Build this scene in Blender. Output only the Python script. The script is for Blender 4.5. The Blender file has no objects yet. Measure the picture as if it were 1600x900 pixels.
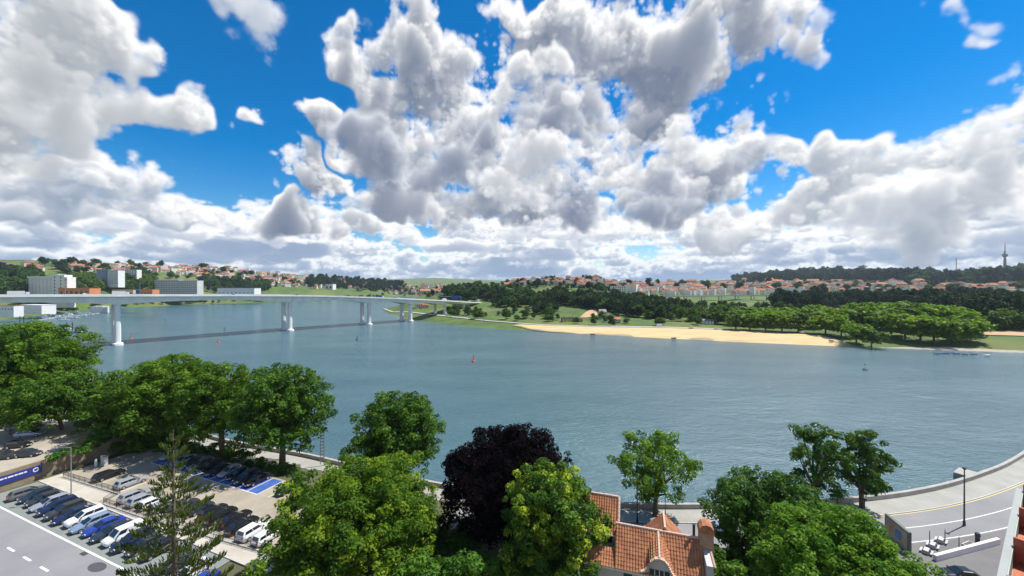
import bpy, bmesh, math, random
import numpy as np
from mathutils import Vector, Matrix
random.seed(11); RS = np.random.RandomState(11)
S = bpy.context.scene; COL = S.collection
R = math.radians
# ------------------------------------------------------------------ camera, sky, sun, exposure
F0, HX, HY, EYE = 600.0, 800.0, 448.0, 48.0
cam = bpy.data.objects.new('camera', bpy.data.cameras.new('camera')); COL.objects.link(cam)
cam.data.sensor_width = 36.0; cam.data.lens = 13.5; cam.data.clip_end = 30000; cam.data.clip_start = .5
cam.location = (0, 0, EYE); cam.rotation_euler = (R(90-.19), 0, 0); S.camera = cam
SUN_AZ, SUN_EL = R(68), R(60)
SKY = .105
sun = bpy.data.objects.new('sun', bpy.data.lights.new('sun', 'SUN')); COL.objects.link(sun)
sun.data.energy = 5.0; sun.data.angle = R(.53); sun.data.color = (1, .96, .89)
sd = Vector((math.sin(SUN_AZ)*math.cos(SUN_EL), math.cos(SUN_AZ)*math.cos(SUN_EL), math.sin(SUN_EL)))
sun.rotation_euler = sd.to_track_quat('Z', 'Y').to_euler(); sun.location = sd*300
S.view_settings.view_transform = 'Standard'; S.view_settings.look = 'None'
S.view_settings.exposure = 0.4; S.view_settings.gamma = 1.0
S.cycles.use_denoising = True; S.cycles.max_bounces = 6; S.cycles.diffuse_bounces = 2
S.cycles.glossy_bounces = 2; S.cycles.transparent_max_bounces = 6; S.cycles.transmission_bounces = 2
S.cycles.volume_bounces = 0; S.cycles.sample_clamp_indirect = 4
def cloud_map(W=1600, H=560, NW=20):
    """Cumulus field over the dome: azimuth -80..80 deg by elevation -2..50 deg.
    Puffs are small volumes, marched along the view and lit from the sun side."""
    rng = np.random.RandomState(7)
    AZ, E0, E1 = math.radians(80), math.radians(-2), math.radians(50)
    az = np.linspace(-AZ, AZ, W).astype('f4'); el = np.linspace(E1, E0, H).astype('f4')
    pu, pv = W/(2*AZ), H/(E1-E0)
    def taps(L, x, ax):
        i = np.floor(x).astype(int); t = (x-i).astype('f4'); m = L.shape[ax]-1
        sh = [1, 1, 1]; sh[ax] = len(x); out = None
        for k, w in enumerate(((-t+2*t*t-t**3)/2, (2-5*t*t+3*t**3)/2, (t+4*t*t-3*t**3)/2, (-t*t+t**3)/2)):
            q = np.take(L, np.clip(i+k-1, 0, m), ax); q *= w.reshape(sh)
            out = q if out is None else np.add(out, q, out)
        return out
    def noise(cu, cv, cw):
        n = [int(c.max()-c.min())+4 for c in (cu, cv, cw)]
        L = rng.randn(n[1], n[0], n[2]).astype('f4')
        for c, ax in ((cv, 0), (cw, 2), (cu, 1)): L = taps(L, c-c.min()+1, ax)
        return L
    def puffs(cu, cv, cw, octs, bill=.75, gain=.56):
        s = 0; a = 1.0; f = 1.0; tot = 0
        for o in range(octs):
            n = noise(cu*f, cv*f, cw*f)
            n = bill*(np.abs(n)*1.5-1.0)+(1-bill)*n if o else n
            s = s+a*n; tot += a*a; a *= gain; f *= 2.07
        return (s+.12)/math.sqrt(tot)
    rgb = np.zeros((H, W, 3), 'f4'); A = np.zeros((H, W), 'f4')
    def march(D, r0, warm, dark, dens=.5, leak=.985, shear=.25, soft=.05):
        nonlocal rgb, A
        h, w, n = D.shape
        tau = np.zeros((w, n), 'f4'); Lm = np.empty_like(D)
        k = 1.0/pv*34
        for j in range(h):
            tau = (.86*tau+.07*np.roll(tau, 1, 1)+.07*np.roll(tau, -1, 1))
            tau[:-1] = (1-shear)*tau[:-1]+shear*tau[1:]
            tau = tau*leak+D[j]*k+1e-12
            Lm[j] = .62*np.exp(-tau*1.5)+.38*np.exp(-tau*.28)
        T = np.ones((h, w), 'f4'); C = np.zeros((h, w), 'f4')
        for i in range(n):
            a = 1-np.exp(-D[:, :, i]*dens)
            C += T*a*Lm[:, :, i]; T *= 1-a
        al = 1-T; L = C/np.maximum(al, 1e-4)
        L = np.clip(L*2.15-.29, 0, 1.12)[..., None]
        col = np.array(dark, 'f4')*(1-L)+np.array(warm, 'f4')*L
        s = slice(r0, r0+h); al3 = al[..., None]
        rgb[s] = rgb[s]*(1-al3)+col*al3; A[s] = A[s]*(1-al)+al
    def px_az(x, y): return math.atan2(x-HX, F0)
    def px_el(x, y): return math.atan2(HY-y, math.hypot(F0, x-HX))
    wv = np.linspace(-1, 1, NW).astype('f4')
    white, grey = (1.0, 1.0, 1.0), (.17, .215, .31)
    # far rows of flat-based cumulus, receding to the horizon
    for k, tb in enumerate((.012, .02, .030, .042, .058, .078, .104, .135)):
        eb = math.atan(tb); top = eb+(.022+.42*tb)
        r0 = int((E1-top-.4*(top-eb)-.01)*pv); r1 = int((E1-eb+.35*tb+.004)*pv)
        sc = 1/(.020+.55*tb)
        cu, cv = az*sc*1.1, -el[r0:r1]*sc*2.2
        n = puffs(cu, cv, wv*1.6, 5 if k > 3 else 4)
        cov = noise(az*sc*.30, np.zeros(1, 'f4'), np.zeros(1, 'f4'))[0, :, 0]
        e = el[r0:r1][:, None]; x = (e-eb)/(top-eb)
        prof = np.where(x > 0, 1-np.abs(x)**1.3, 1+x*5.0)
        E = prof*.9-.45+.6*cov[None, :]+(.0 if k < 4 else -.16)
        D = np.clip((E[..., None]-.5*wv**2+.8*n)*5, 0, 3)
        D *= np.clip((1.35-x)*3, 0, 1)[..., None]
        f = .75*math.exp(-tb*14)
        wc = np.array(white)*(1-f)+np.array((.74, .84, .95))*f
        gc = np.array((.24, .33, .49))*(1-f)+np.array((.33, .47, .68))*f
        march(D*(1+2*(1-tb/.135)), r0, wc*1.02, gc, dens=.6, leak=.88)
    def blobs(lst, seed_sc, warm, dark, amp=1.3, dens=.45, octs=6, leak=.955, flat=.6, bias=-.40, bill=.7):
        ys = [px_el(b[0], b[1]-b[3]*1.5) for b in lst]+[px_el(b[0], b[1]+b[3]*1.6) for b in lst]
        r0 = max(0, int((E1-max(ys)-.07)*pv)); r1 = min(H, int((E1-min(ys)+.045)*pv))
        e = el[r0:r1][:, None]; a = az[None, :]
        z1 = np.zeros(1, 'f4'); ee = el[r0:r1]
        def warp(f, g): return f*noise(az*9, -ee*9, z1)[..., 0]+g*noise(az*24, -ee*24, z1)[..., 0]+.5*g*noise(az*60, -ee*60, z1)[..., 0]
        a = a+warp(.042, .014); e = e+warp(.028, .011)
        E = np.full((r1-r0, W), -3.0, 'f4')
        for (x, y, rx, ry, w) in lst:
            ca, ce = px_az(x, y), px_el(x, y)
            ra = abs(px_az(x+rx, y)-px_az(x-rx, y))/2; re = abs(px_el(x, y-ry)-px_el(x, y+ry))/2
            dv = (e-ce)/re; dv = np.where(dv < 0, dv*1.15, dv)
            E = np.maximum(E, w*.9*(1-((a-ca)/ra)**2-dv**2))
        n = puffs(az*seed_sc*1.5, -el[r0:r1]*seed_sc*1.7, wv*1.5, octs, bill)
        D = np.clip((E[..., None]+bias-flat*wv**2+amp*n)*3.0, 0, 3)*np.clip((E[..., None]+.75)*1.7, 0, 1)
        march(D, r0, warm, dark, dens, leak)
    B1 = [(655,75,95,62,1),(605,140,62,70,.9),(690,170,120,90,1),(750,130,70,70,.9),(600,225,60,60,.8),(660,255,95,55,.9),
          (900,75,70,80,.9),(960,85,120,85,1),(1080,75,150,95,1),(1190,75,75,58,.9),(850,10,75,40,.9),(1000,170,130,70,1),
          (870,215,80,70,.9),(1110,235,90,55,1),(780,250,90,60,.8),(720,315,95,38,.9),(960,310,120,45,.9),
          (1060,290,80,40,.8),(570,300,60,26,.8),(850,300,70,45,.8)]
    B2 = [(1450,225,140,62,1),(1570,195,120,70,1),(1350,265,110,52,.9),(1275,232,55,24,.8),(1205,296,55,34,1),
          (1420,310,170,38,.9),(1560,290,110,50,.9),(1130,345,50,24,.8),(1400,360,110,24,.8)]
    B3 = [(60,70,140,95,1),(-60,120,160,120,1),(170,185,120,66,1),(265,170,62,50,1),(60,205,170,50,.9),(120,35,80,45,.8)]
    B4 = [(340,5,120,34,.7),(420,45,62,42,.7),(300,-10,140,30,.7),(1275,2,70,12,.6),(1490,8,130,20,.7),(1600,5,60,18,.7)]
    B5 = [(120,275,120,42,1),(30,285,110,50,1),(220,295,55,30,.9),(200,335,170,24,.8),(60,345,130,24,.8),(330,345,70,18,.6)]
    B6 = [(470,188,66,24,.8),(520,205,36,20,.6),(452,242,42,17,.9),(410,275,60,16,.6),(490,270,70,20,.7),(450,335,48,26,1),(540,345,50,20,.7),(650,350,50,16,.7)]
    blobs(B6, 10, white, grey, amp=1.4)
    blobs(B5, 8.5, white, (.24, .32, .45))
    blobs(B4, 9.0, (.92, .94, .97), (.5, .56, .64), amp=1.4, dens=.14, bill=.4)
    blobs(B2, 9.0, white, (.34, .40, .48))
    blobs(B1, 7.5, white, grey)
    blobs(B3, 7.5, (1, 1, 1), (.40, .44, .48))
    # nearer fragments drifting below the big towers, in their shade
    C1 = [(855,165,58,56,1),(820,190,40,40,.7),(890,258,75,36,.9),(960,325,105,34,.9),(640,245,85,60,.9),(700,270,90,40,.8),(1140,262,70,26,.8)]
    blobs(C1, 8, (.66, .70, .77), (.16, .20, .30), amp=1.4, dens=.22, bill=.55)
    C2 = [(905,240,60,26,1),(850,125,40,26,.7),(680,235,38,20,.9),(1040,240,80,36,.8),(820,285,70,30,.8),(945,275,50,22,.8)]
    blobs(C2, 9, white, (.42, .46, .52), amp=1.4, dens=.25)
    return rgb, A

def world():
    w = bpy.data.worlds.new('World'); S.world = w; w.use_nodes = True
    w.cycles.sampling_method = 'MANUAL'; w.cycles.sample_map_resolution = 512
    nt = w.node_tree; N = nt.nodes; Lk = nt.links.new; N.clear()
    rgb, A = cloud_map(1300, 430, 12)
    h, wd = A.shape
    buf = np.dstack([rgb, A]).astype('f4')[::-1]
    im = bpy.data.images.new('cumulus', wd, h, alpha=True, float_buffer=True, is_data=True)
    im.alpha_mode = 'CHANNEL_PACKED'; im.pixels.foreach_set(np.ascontiguousarray(buf).ravel()); im.update(); im.pack()
    out = N.new('ShaderNodeOutputWorld'); bg = N.new('ShaderNodeBackground'); bg.inputs[1].default_value = SKY
    sky = N.new('ShaderNodeTexSky'); sky.sky_type = 'NISHITA'; sky.sun_disc = False
    sky.sun_elevation = SUN_EL; sky.sun_rotation = SUN_AZ; sky.altitude = 50; sky.air_density = 1.0; sky.dust_density = .25; sky.ozone_density = 3.0
    hs = N.new('ShaderNodeHueSaturation'); hs.inputs['Saturation'].default_value = 1.55; hs.inputs['Value'].default_value = 1.0
    tc = N.new('ShaderNodeTexCoord'); sp = N.new('ShaderNodeSeparateXYZ'); Lk(tc.outputs['Generated'], sp.inputs[0])
    def m(op, a, b=None, c=None):
        n = N.new('ShaderNodeMath'); n.operation = op
        for i, v in enumerate((a, b, c)):
            if v is None: continue
            if isinstance(v, (int, float)): n.inputs[i].default_value = v
            else: Lk(v, n.inputs[i])
        return n.outputs[0]
    u = m('MULTIPLY_ADD', m('ARCTAN2', sp.outputs[0], sp.outputs[1]), 1/R(160), .5)
    v = m('MULTIPLY_ADD', m('ARCSINE', sp.outputs[2]), 1/R(52), 2/52)
    cb = N.new('ShaderNodeCombineXYZ'); Lk(u, cb.inputs[0]); Lk(v, cb.inputs[1])
    tx = N.new('ShaderNodeTexImage'); tx.image = im; tx.extension = 'MIRROR'; tx.interpolation = 'Cubic'; Lk(cb.outputs[0], tx.inputs[0])
    inv = m('SUBTRACT', 1.0, tx.outputs[1])
    sc1 = N.new('ShaderNodeVectorMath'); sc1.operation = 'SCALE'; Lk(sky.outputs[0], hs.inputs['Color']); Lk(hs.outputs[0], sc1.inputs[0]); Lk(inv, sc1.inputs['Scale'])
    sc2 = N.new('ShaderNodeVectorMath'); sc2.operation = 'SCALE'; Lk(tx.outputs[0], sc2.inputs[0]); sc2.inputs['Scale'].default_value = .77/SKY
    ad = N.new('ShaderNodeVectorMath'); Lk(sc1.outputs[0], ad.inputs[0]); Lk(sc2.outputs[0], ad.inputs[1])
    Lk(ad.outputs[0], bg.inputs[0]); Lk(bg.outputs[0], out.inputs[0])
world()
# ------------------------------------------------------------------ helpers
def at(px, py, z=0.0):
    """ground point at height z that shows at a place in the 1600x900 photograph"""
    d = F0*(EYE-z)/(py-HY); return Vector(((px-HX)/F0*d, d, z))
def atd(px, py, d): return Vector(((px-HX)/F0*d, d, EYE-(py-HY)/F0*d))
def tag(o, label=None, cat=None, group=None, kind=None):
    if label: o['label'] = label
    if cat: o['category'] = cat
    if group: o['group'] = group
    if kind: o['kind'] = kind
    return o
def link(name, me, parent=None, loc=None, rz=None, mat=None):
    o = bpy.data.objects.new(name, me); COL.objects.link(o)
    if parent: o.parent = parent
    if loc is not None: o.location = loc
    if rz is not None: o.rotation_euler = (0, 0, rz)
    if mat and me: me.materials.clear(); me.materials.append(mat)
    return o
def empty(name, loc=(0, 0, 0), rz=0):
    o = bpy.data.objects.new(name, None); COL.objects.link(o); o.location = loc; o.rotation_euler = (0, 0, rz)
    o.empty_display_size = .5; return o
def copy_tree(o, parent=None):
    c = o.copy(); COL.objects.link(c)
    if parent: c.parent = parent
    for ch in list(o.children): copy_tree(ch, c)
    return c
class MB:
    def __init__(s): s.v = []; s.f = []
    def add(s, vs, fs):
        n = len(s.v); s.v += [tuple(p) for p in vs]; s.f += [tuple(i+n for i in f) for f in fs]; return s
    def box(s, c, d, rz=0, taper=1.0):
        x, y, z = d[0]/2, d[1]/2, d[2]/2; ca, sa = math.cos(rz), math.sin(rz); vs = []
        for k in (-1, 1):
            t = taper if k > 0 else 1
            for (a, b) in ((-1, -1), (1, -1), (1, 1), (-1, 1)):
                X, Y = a*x*t, b*y*t; vs.append((c[0]+X*ca-Y*sa, c[1]+X*sa+Y*ca, c[2]+k*z))
        return s.add(vs, [(3, 2, 1, 0), (4, 5, 6, 7), (0, 1, 5, 4), (1, 2, 6, 5), (2, 3, 7, 6), (3, 0, 4, 7)])
    def tube(s, pts, rad, n=8, cap=True):
        pts = [Vector(p) for p in pts]; rings = []; b0 = len(s.v)
        for i, p in enumerate(pts):
            d = (pts[min(i+1, len(pts)-1)]-pts[max(i-1, 0)]).normalized()
            a = d.cross(Vector((0, 0, 1))); a = Vector((1, 0, 0)) if a.length < 1e-3 else a.normalized(); b = d.cross(a)
            r = rad[i] if isinstance(rad, (list, tuple)) else rad
            for k in range(n):
                t = 2*math.pi*k/n; s.v.append(tuple(p+a*(r*math.cos(t))+b*(r*math.sin(t))))
        for i in range(len(pts)-1):
            for k in range(n):
                q = b0+i*n; s.f.append((q+k, q+(k+1) % n, q+n+(k+1) % n, q+n+k))
        if cap:
            s.f.append(tuple(b0+k for k in range(n))[::-1]); s.f.append(tuple(b0+(len(pts)-1)*n+k for k in range(n)))
        return s
    def prism(s, poly, z0, z1):
        n = len(poly); vs = [(p[0], p[1], z0) for p in poly]+[(p[0], p[1], z1) for p in poly]
        return s.add(vs, [tuple(range(n))[::-1], tuple(range(n, 2*n))]+[(i, (i+1) % n, n+(i+1) % n, n+i) for i in range(n)])
    def loft(s, rings, cap=True):
        n = len(rings[0]); vs = [p for r in rings for p in r]; fs = []
        for i in range(len(rings)-1):
            fs += [(i*n+k, i*n+(k+1) % n, (i+1)*n+(k+1) % n, (i+1)*n+k) for k in range(n)]
        if cap: fs += [tuple(range(n))[::-1], tuple((len(rings)-1)*n+k for k in range(n))]
        return s.add(vs, fs)
    def strip(s, A, B):
        n = len(A); return s.add(list(A)+list(B), [(i, i+1, n+i+1, n+i) for i in range(n-1)])
    def mesh(s, name, smooth=False, fix=True):
        me = bpy.data.meshes.new(name); me.from_pydata(s.v, [], s.f); me.update()
        if fix:
            bm = bmesh.new(); bm.from_mesh(me); bmesh.ops.recalc_face_normals(bm, faces=bm.faces); bm.to_mesh(me); bm.free()
        if smooth: me.shade_smooth()
        return me
    def build(s, name, mat, parent=None, smooth=False, loc=None, rz=None, fix=True):
        return link(name, s.mesh(name, smooth, fix), parent, loc, rz, mat)
MAT = {}
def mat(name, col, rough=.8, var=.0, scale=1.0, col2=None, bump=0., bscale=None, metal=0., spec=.5, detail=4, coord='Object', streak=None):
    """principled surface whose colour wanders between two shades of the same stuff"""
    if name in MAT: return MAT[name]
    m = bpy.data.materials.new(name); m.use_nodes = True; nt = m.node_tree; N = nt.nodes; Lk = nt.links.new
    b = N['Principled BSDF']; b.inputs['Roughness'].default_value = rough; b.inputs['Metallic'].default_value = metal
    b.inputs['Specular IOR Level'].default_value = spec
    col = tuple(col)+(1,)
    b.inputs['Base Color'].default_value = col; m.diffuse_color = col
    if var or col2 or bump:
        tc = N.new('ShaderNodeTexCoord'); src = tc.outputs[coord]
        if streak:
            mp = N.new('ShaderNodeMapping'); mp.inputs['Scale'].default_value = streak; Lk(src, mp.inputs[0]); src = mp.outputs[0]
        if var or col2:
            n = N.new('ShaderNodeTexNoise'); n.inputs['Scale'].default_value = scale; n.inputs['Detail'].default_value = detail; n.inputs['Roughness'].default_value = .65
            Lk(src, n.inputs['Vector'])
            r = N.new('ShaderNodeValToRGB'); e = r.color_ramp.elements; e[0].position = .3; e[1].position = .7
            e[0].color = tuple(c*(1-var) for c in col[:3])+(1,); e[1].color = (tuple(col2)+(1,)) if col2 else tuple(min(1, c*(1+var)) for c in col[:3])+(1,)
            Lk(n.outputs[0], r.inputs[0]); Lk(r.outputs[0], b.inputs['Base Color'])
        if bump:
            n2 = N.new('ShaderNodeTexNoise'); n2.inputs['Scale'].default_value = bscale or scale*4; n2.inputs['Detail'].default_value = 5; Lk(src, n2.inputs['Vector'])
            bp = N.new('ShaderNodeBump'); bp.inputs['Strength'].default_value = bump; bp.inputs['Distance'].default_value = .1
            Lk(n2.outputs[0], bp.inputs['Height']); Lk(bp.outputs[0], b.inputs['Normal'])
    MAT[name] = m; return m
def leafmat(name, ramp, trans=.35, rough=.55):
    if name in MAT: return MAT[name]
    m = bpy.data.materials.new(name); m.use_nodes = True; nt = m.node_tree; N = nt.nodes; Lk = nt.links.new
    b = N['Principled BSDF']; b.inputs['Roughness'].default_value = rough; b.inputs['Specular IOR Level'].default_value = .15
    a = N.new('ShaderNodeAttribute'); a.attribute_name = 'tint'
    r = N.new('ShaderNodeValToRGB'); r.color_ramp.elements.remove(r.color_ramp.elements[0])
    for i, (p, c) in enumerate(ramp):
        e = r.color_ramp.elements[0] if i == 0 else r.color_ramp.elements.new(p)
        e.position = p; e.color = tuple(c)+(1,)
    oi = N.new('ShaderNodeObjectInfo'); ad = N.new('ShaderNodeMath'); ad.operation = 'MULTIPLY_ADD'
    Lk(oi.outputs['Random'], ad.inputs[0]); ad.inputs[1].default_value = .3; sb = N.new('ShaderNodeMath'); sb.operation = 'SUBTRACT'; sb.inputs[1].default_value = .15
    Lk(a.outputs['Fac'], ad.inputs[2]); Lk(ad.outputs[0], sb.inputs[0])
    Lk(sb.outputs[0], r.inputs[0]); Lk(r.outputs[0], b.inputs['Base Color'])
    t = N.new('ShaderNodeBsdfTranslucent'); g = N.new('ShaderNodeMix'); g.data_type = 'RGBA'; g.blend_type = 'MULTIPLY'; g.inputs[0].default_value = 1
    Lk(r.outputs[0], g.inputs[6]); g.inputs[7].default_value = (1.25, 1.35, .55, 1); Lk(g.outputs[2], t.inputs[0])
    mx = N.new('ShaderNodeMixShader'); mx.inputs[0].default_value = trans; Lk(b.outputs[0], mx.inputs[1]); Lk(t.outputs[0], mx.inputs[2])
    Lk(mx.outputs[0], N['Material Output'].inputs[0]); MAT[name] = m; return m
def leaves(name, clumps, per, size, rng, up=.35, squash=.8, ctint=.5, aspect=.6, droop=0.):
    """leaf quads on the shells of many small clumps -> one crown mesh with a 'tint' per leaf"""
    C = np.asarray(clumps, 'f4'); n = len(C)
    cnt = np.maximum(3, (per*(C[:, 3]/C[:, 3].mean())**2)).astype(int); idx = np.repeat(np.arange(n), cnt); k = len(idx)
    d = rng.randn(k, 3); d /= np.linalg.norm(d, axis=1)[:, None]; d[:, 2] = np.abs(d[:, 2])*np.where(rng.rand(k) < .78, 1, -1)
    rr = C[idx, 3]*(.55+.5*rng.rand(k)**.6)
    p = C[idx, :3]+d*rr[:, None]*np.array((1, 1, squash))
    nn = d+rng.randn(k, 3)*.5+np.array((0, 0, up)); nn /= np.linalg.norm(nn, axis=1)[:, None]
    a = np.cross(nn, rng.randn(k, 3)); a /= np.linalg.norm(a, axis=1)[:, None]+1e-9; b = np.cross(nn, a)
    sz = size*(.6+.8*rng.rand(k))[:, None]
    a = a*sz; b = b*sz*aspect; a[:, 2] -= droop*sz[:, 0]
    bend = nn*sz*.18
    V = np.stack([p-a-bend, p+b*.9, p+a-bend, p-b*.9], 1).reshape(-1, 3)
    me = bpy.data.meshes.new(name); me.vertices.add(4*k); me.vertices.foreach_set('co', V.astype('f4').ravel())
    me.loops.add(4*k); me.loops.foreach_set('vertex_index', np.arange(4*k, dtype='i4')); me.polygons.add(k)
    me.polygons.foreach_set('loop_start', np.arange(0, 4*k, 4, dtype='i4')); me.polygons.foreach_set('loop_total', np.full(k, 4, 'i4'))
    me.update()
    ct = np.clip(.5+ctint*(rng.rand(n)-.5), 0, 1); t = np.clip(ct[idx]+.35*(rng.rand(k)-.5), 0, 1)
    at_ = me.attributes.new('tint', 'FLOAT', 'FACE'); at_.data.foreach_set('value', t.astype('f4'))
    return me
def crown_clumps(lobes, density, cr, rng, gap=.25, inner=.35):
    """clump centres spread over lobes (cx,cy,cz,rx,ry,rz)"""
    out = []
    for (cx, cy, cz, rx, ry, rz) in lobes:
        area = 4*math.pi*((rx*ry)**1.6/3+(rx*rz)**1.6/3+(ry*rz)**1.6/3)**(1/1.6)
        n = int(area*density/(cr*cr))
        ph = rng.rand(3)*6
        for i in range(n):
            d = rng.randn(3); d /= np.linalg.norm(d)
            if d[2] < -.55 and rng.rand() < .6: continue
            w = math.sin(d[0]*5+ph[0])*math.sin(d[1]*5+ph[1])*math.sin(d[2]*5+ph[2])
            if w > .62-gap and rng.rand() < .75: continue
            q = (rng.rand()**.5*.6+.2) if rng.rand() < inner else .78+.24*rng.rand()
            q *= 1+.12*math.sin(d[0]*3+ph[1])*math.sin(d[1]*4+ph[2])
            out.append((cx+d[0]*rx*q, cy+d[1]*ry*q, cz+d[2]*rz*q, cr*(.55+.8*rng.rand())))
    return out
#REST
# ------------------------------------------------------------------ terrain, river, far banks
FAR_BANK = [(-420,1900),(-350,1400),(-300,1000),(-280,800),(-228,686),(-150,555),(-110,512),(-80,480),(-29,436),(34,406),(122,365),(216,324),(278,303),(369,277),(520,240),(900,190),(2500,100)]
NEAR_BANK = [(2500,-200),(500,20),(220,118),(150,104),(118,89),(103,83),(86,77.5),(69,73.6),(48,71.4),(23,71),(0,74),(-25,82),(-49,92),(-80,103),(-130,130),(-189,173)]
LEFT_BANK = [(-260,205),(-400,260),(-560,330),(-690,420),(-722,500),(-738,560),(-800,680),(-860,780),(-890,873),(-857,1029),(-768,1152),(-640,1309),(-560,1900)]
RIVER = FAR_BANK+NEAR_BANK+LEFT_BANK
def seg_dist(P, poly, closed):
    d = np.full(len(P), 1e9); n = len(poly)
    for i in range(n if closed else n-1):
        a = np.array(poly[i], float); b = np.array(poly[(i+1) % n], float); ab = b-a
        t = np.clip(((P-a)@ab)/(ab@ab), 0, 1); d = np.minimum(d, np.hypot(*(P-a-t[:, None]*ab).T))
    return d
def inside(P, poly):
    r = np.zeros(len(P), bool); n = len(poly); x, y = P[:, 0], P[:, 1]
    for i in range(n):
        (x1, y1), (x2, y2) = poly[i], poly[(i+1) % n]
        if y1 == y2: continue
        c = ((y1 > y) != (y2 > y)) & (x < (x2-x1)*(y-y1)/(y2-y1)+x1); r ^= c
    return r
CTL = []
for (px, py, D) in [(0,411,1000),(100,409,1150),(200,414,1300),(300,418,1500),(400,425,1700),(500,432,1900),(580,437,2100),(640,444,2500),(-150,405,1000),
    (100,446,800),(200,446,860),(300,443,1150),(400,446,1350),(500,450,1550),(0,455,700),(560,458,1700),(-200,450,700),
    (50,472,640),(150,470,740),(250,465,950),(350,465,1150),(430,466,1300),(0,485,560),
    (600,437,6000),(680,434,6000),(750,438,6500),(850,440,6000),(500,436,6000),(650,452,3200),(720,450,2600),(600,448,3000),
    (715,458,840),(735,456,900),(770,450,1050),(800,443,1100),(850,440,1000),(900,439,950),(950,441,1000),(1000,449,1050),(700,474,760),(690,486,640),
    (850,480,620),(900,484,580),(950,482,600),(780,485,600),(1000,484,600),(850,461,780),(920,461,780),(980,465,780),(1050,482,620),(1100,484,620),
    (1000,500,470),(850,503,490),(920,502,480),(780,498,520),(1200,512,405),(1100,504,450),(1400,522,345),(1550,524,330),(1300,514,385),
    (1030,462,950),(1100,472,780),(1180,474,760),(1100,452,1200),(1100,445,1600),(1200,445,1600),(1250,430,2600),(1330,428,2600),(1190,440,2600),(1420,436,2400),(1500,437,2100),
    (1570,428,2000),(1640,421,2000),(1300,446,1500),(1400,450,1300),(1500,452,1200),(1600,450,1100),(1300,480,700),(1400,479,700),(1500,479,650),(1600,482,600),(1300,460,1050),(1400,461,1000),(1500,461,950),(1600,460,950),(1220,462,1100),
    (1250,490,540),(1300,496,470),(1450,499,440),(1600,505,400),(1000,444,1700),(900,443,1800)]:
    p = atd(px, py, D); CTL.append((p.x, p.y, p.z))
CTL += [(-3500,3000,90),(3500,3500,90),(0,9000,120),(-4000,800,90),(4000,600,60),(0,3000,50)]
CTL = np.array(CTL)
_K = np.hypot(CTL[:, None, 0]-CTL[None, :, 0], CTL[:, None, 1]-CTL[None, :, 1])
_wt = np.linalg.solve(_K+np.eye(len(CTL))*4.0, CTL[:, 2]-40)
_na = 151; 
def zland(P):
    P = np.atleast_2d(np.asarray(P, float)); z = np.full(len(P), 40.0)
    for i in range(len(CTL)): z += _wt[i]*np.hypot(P[:, 0]-CTL[i, 0], P[:, 1]-CTL[i, 1])
    z = np.maximum(z, 3.2)
    d = seg_dist(P, RIVER, True); ins = inside(P, RIVER)
    k = np.clip((d-15)/70, 0, 1); k = k*k*(3-2*k)
    z = (1-k)*np.minimum(z, -.8+.13*d)+k*z
    r = np.hypot(P[:, 0], P[:, 1])
    z += k*np.clip(r/900-.3, 0, 1)*(2.2*np.sin(P[:, 0]/31+1)*np.sin(P[:, 1]/37)+1.3*np.sin(P[:, 0]/13)*np.sin(P[:, 1]/17+2))
    return np.where(ins, -.8-np.minimum(d*.15, 4), z)
def zl(x, y): return float(zland([(x, y)])[0])
_D = np.exp(np.linspace(math.log(240), math.log(7000), 320))
def hit(px, py):
    """first point of the land seen at a place in the photograph"""
    P = np.stack([(px-HX)/F0*_D, _D], 1); z = zland(P); ray = EYE-(py-HY)/F0*_D
    i = np.nonzero((z >= ray) & (z > 0))[0]
    return None if len(i) == 0 else Vector((P[i[0], 0], P[i[0], 1], z[i[0]]))
def terrain():
    na, nr = 420, 230; ang = np.linspace(R(-66), R(66), na); rad = np.exp(np.linspace(math.log(225), math.log(9000), nr))
    X = (np.sin(ang)[:, None]*rad).ravel(); Y = (np.cos(ang)[:, None]*rad).ravel(); Z = zland(np.stack([X, Y], 1))
    idx = np.arange(na*nr).reshape(na, nr); q = np.stack([idx[:-1, :-1], idx[1:, :-1], idx[1:, 1:], idx[:-1, 1:]], -1).reshape(-1, 4)
    keep = (Z[q] > -3.0).any(1); q = q[keep][:, ::-1]
    me = bpy.data.meshes.new('hills'); me.from_pydata(np.stack([X, Y, Z], 1).tolist(), [], q.tolist()); me.update(); me.shade_smooth()
    m = mat('hillside_grass', (.04, .07, .018), .95, col2=(.10, .17, .022), scale=.03, detail=7, bump=.0)
    N = m.node_tree.nodes; Lk = m.node_tree.links.new
    n2 = N.new('ShaderNodeTexNoise'); n2.inputs['Scale'].default_value = .006; n2.inputs['Detail'].default_value = 5
    tc = [x for x in N if x.type == 'TEX_COORD'][0]; Lk(tc.outputs['Object'], n2.inputs['Vector'])
    rp = N.new('ShaderNodeValToRGB'); rp.color_ramp.elements[0].position = .5; rp.color_ramp.elements[1].position = .62
    Lk(n2.outputs[0], rp.inputs[0]); mx = N.new('ShaderNodeMix'); mx.data_type = 'RGBA'; Lk(rp.outputs[0], mx.inputs[0])
    Lk([x for x in N if x.type == 'VALTORGB'][0].outputs[0], mx.inputs[6]); mx.inputs[7].default_value = (.13, .15, .035, 1)
    Lk(mx.outputs[2], N['Principled BSDF'].inputs['Base Color'])
    tag(link('hills', me, mat=m), kind='structure')
terrain()
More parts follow.
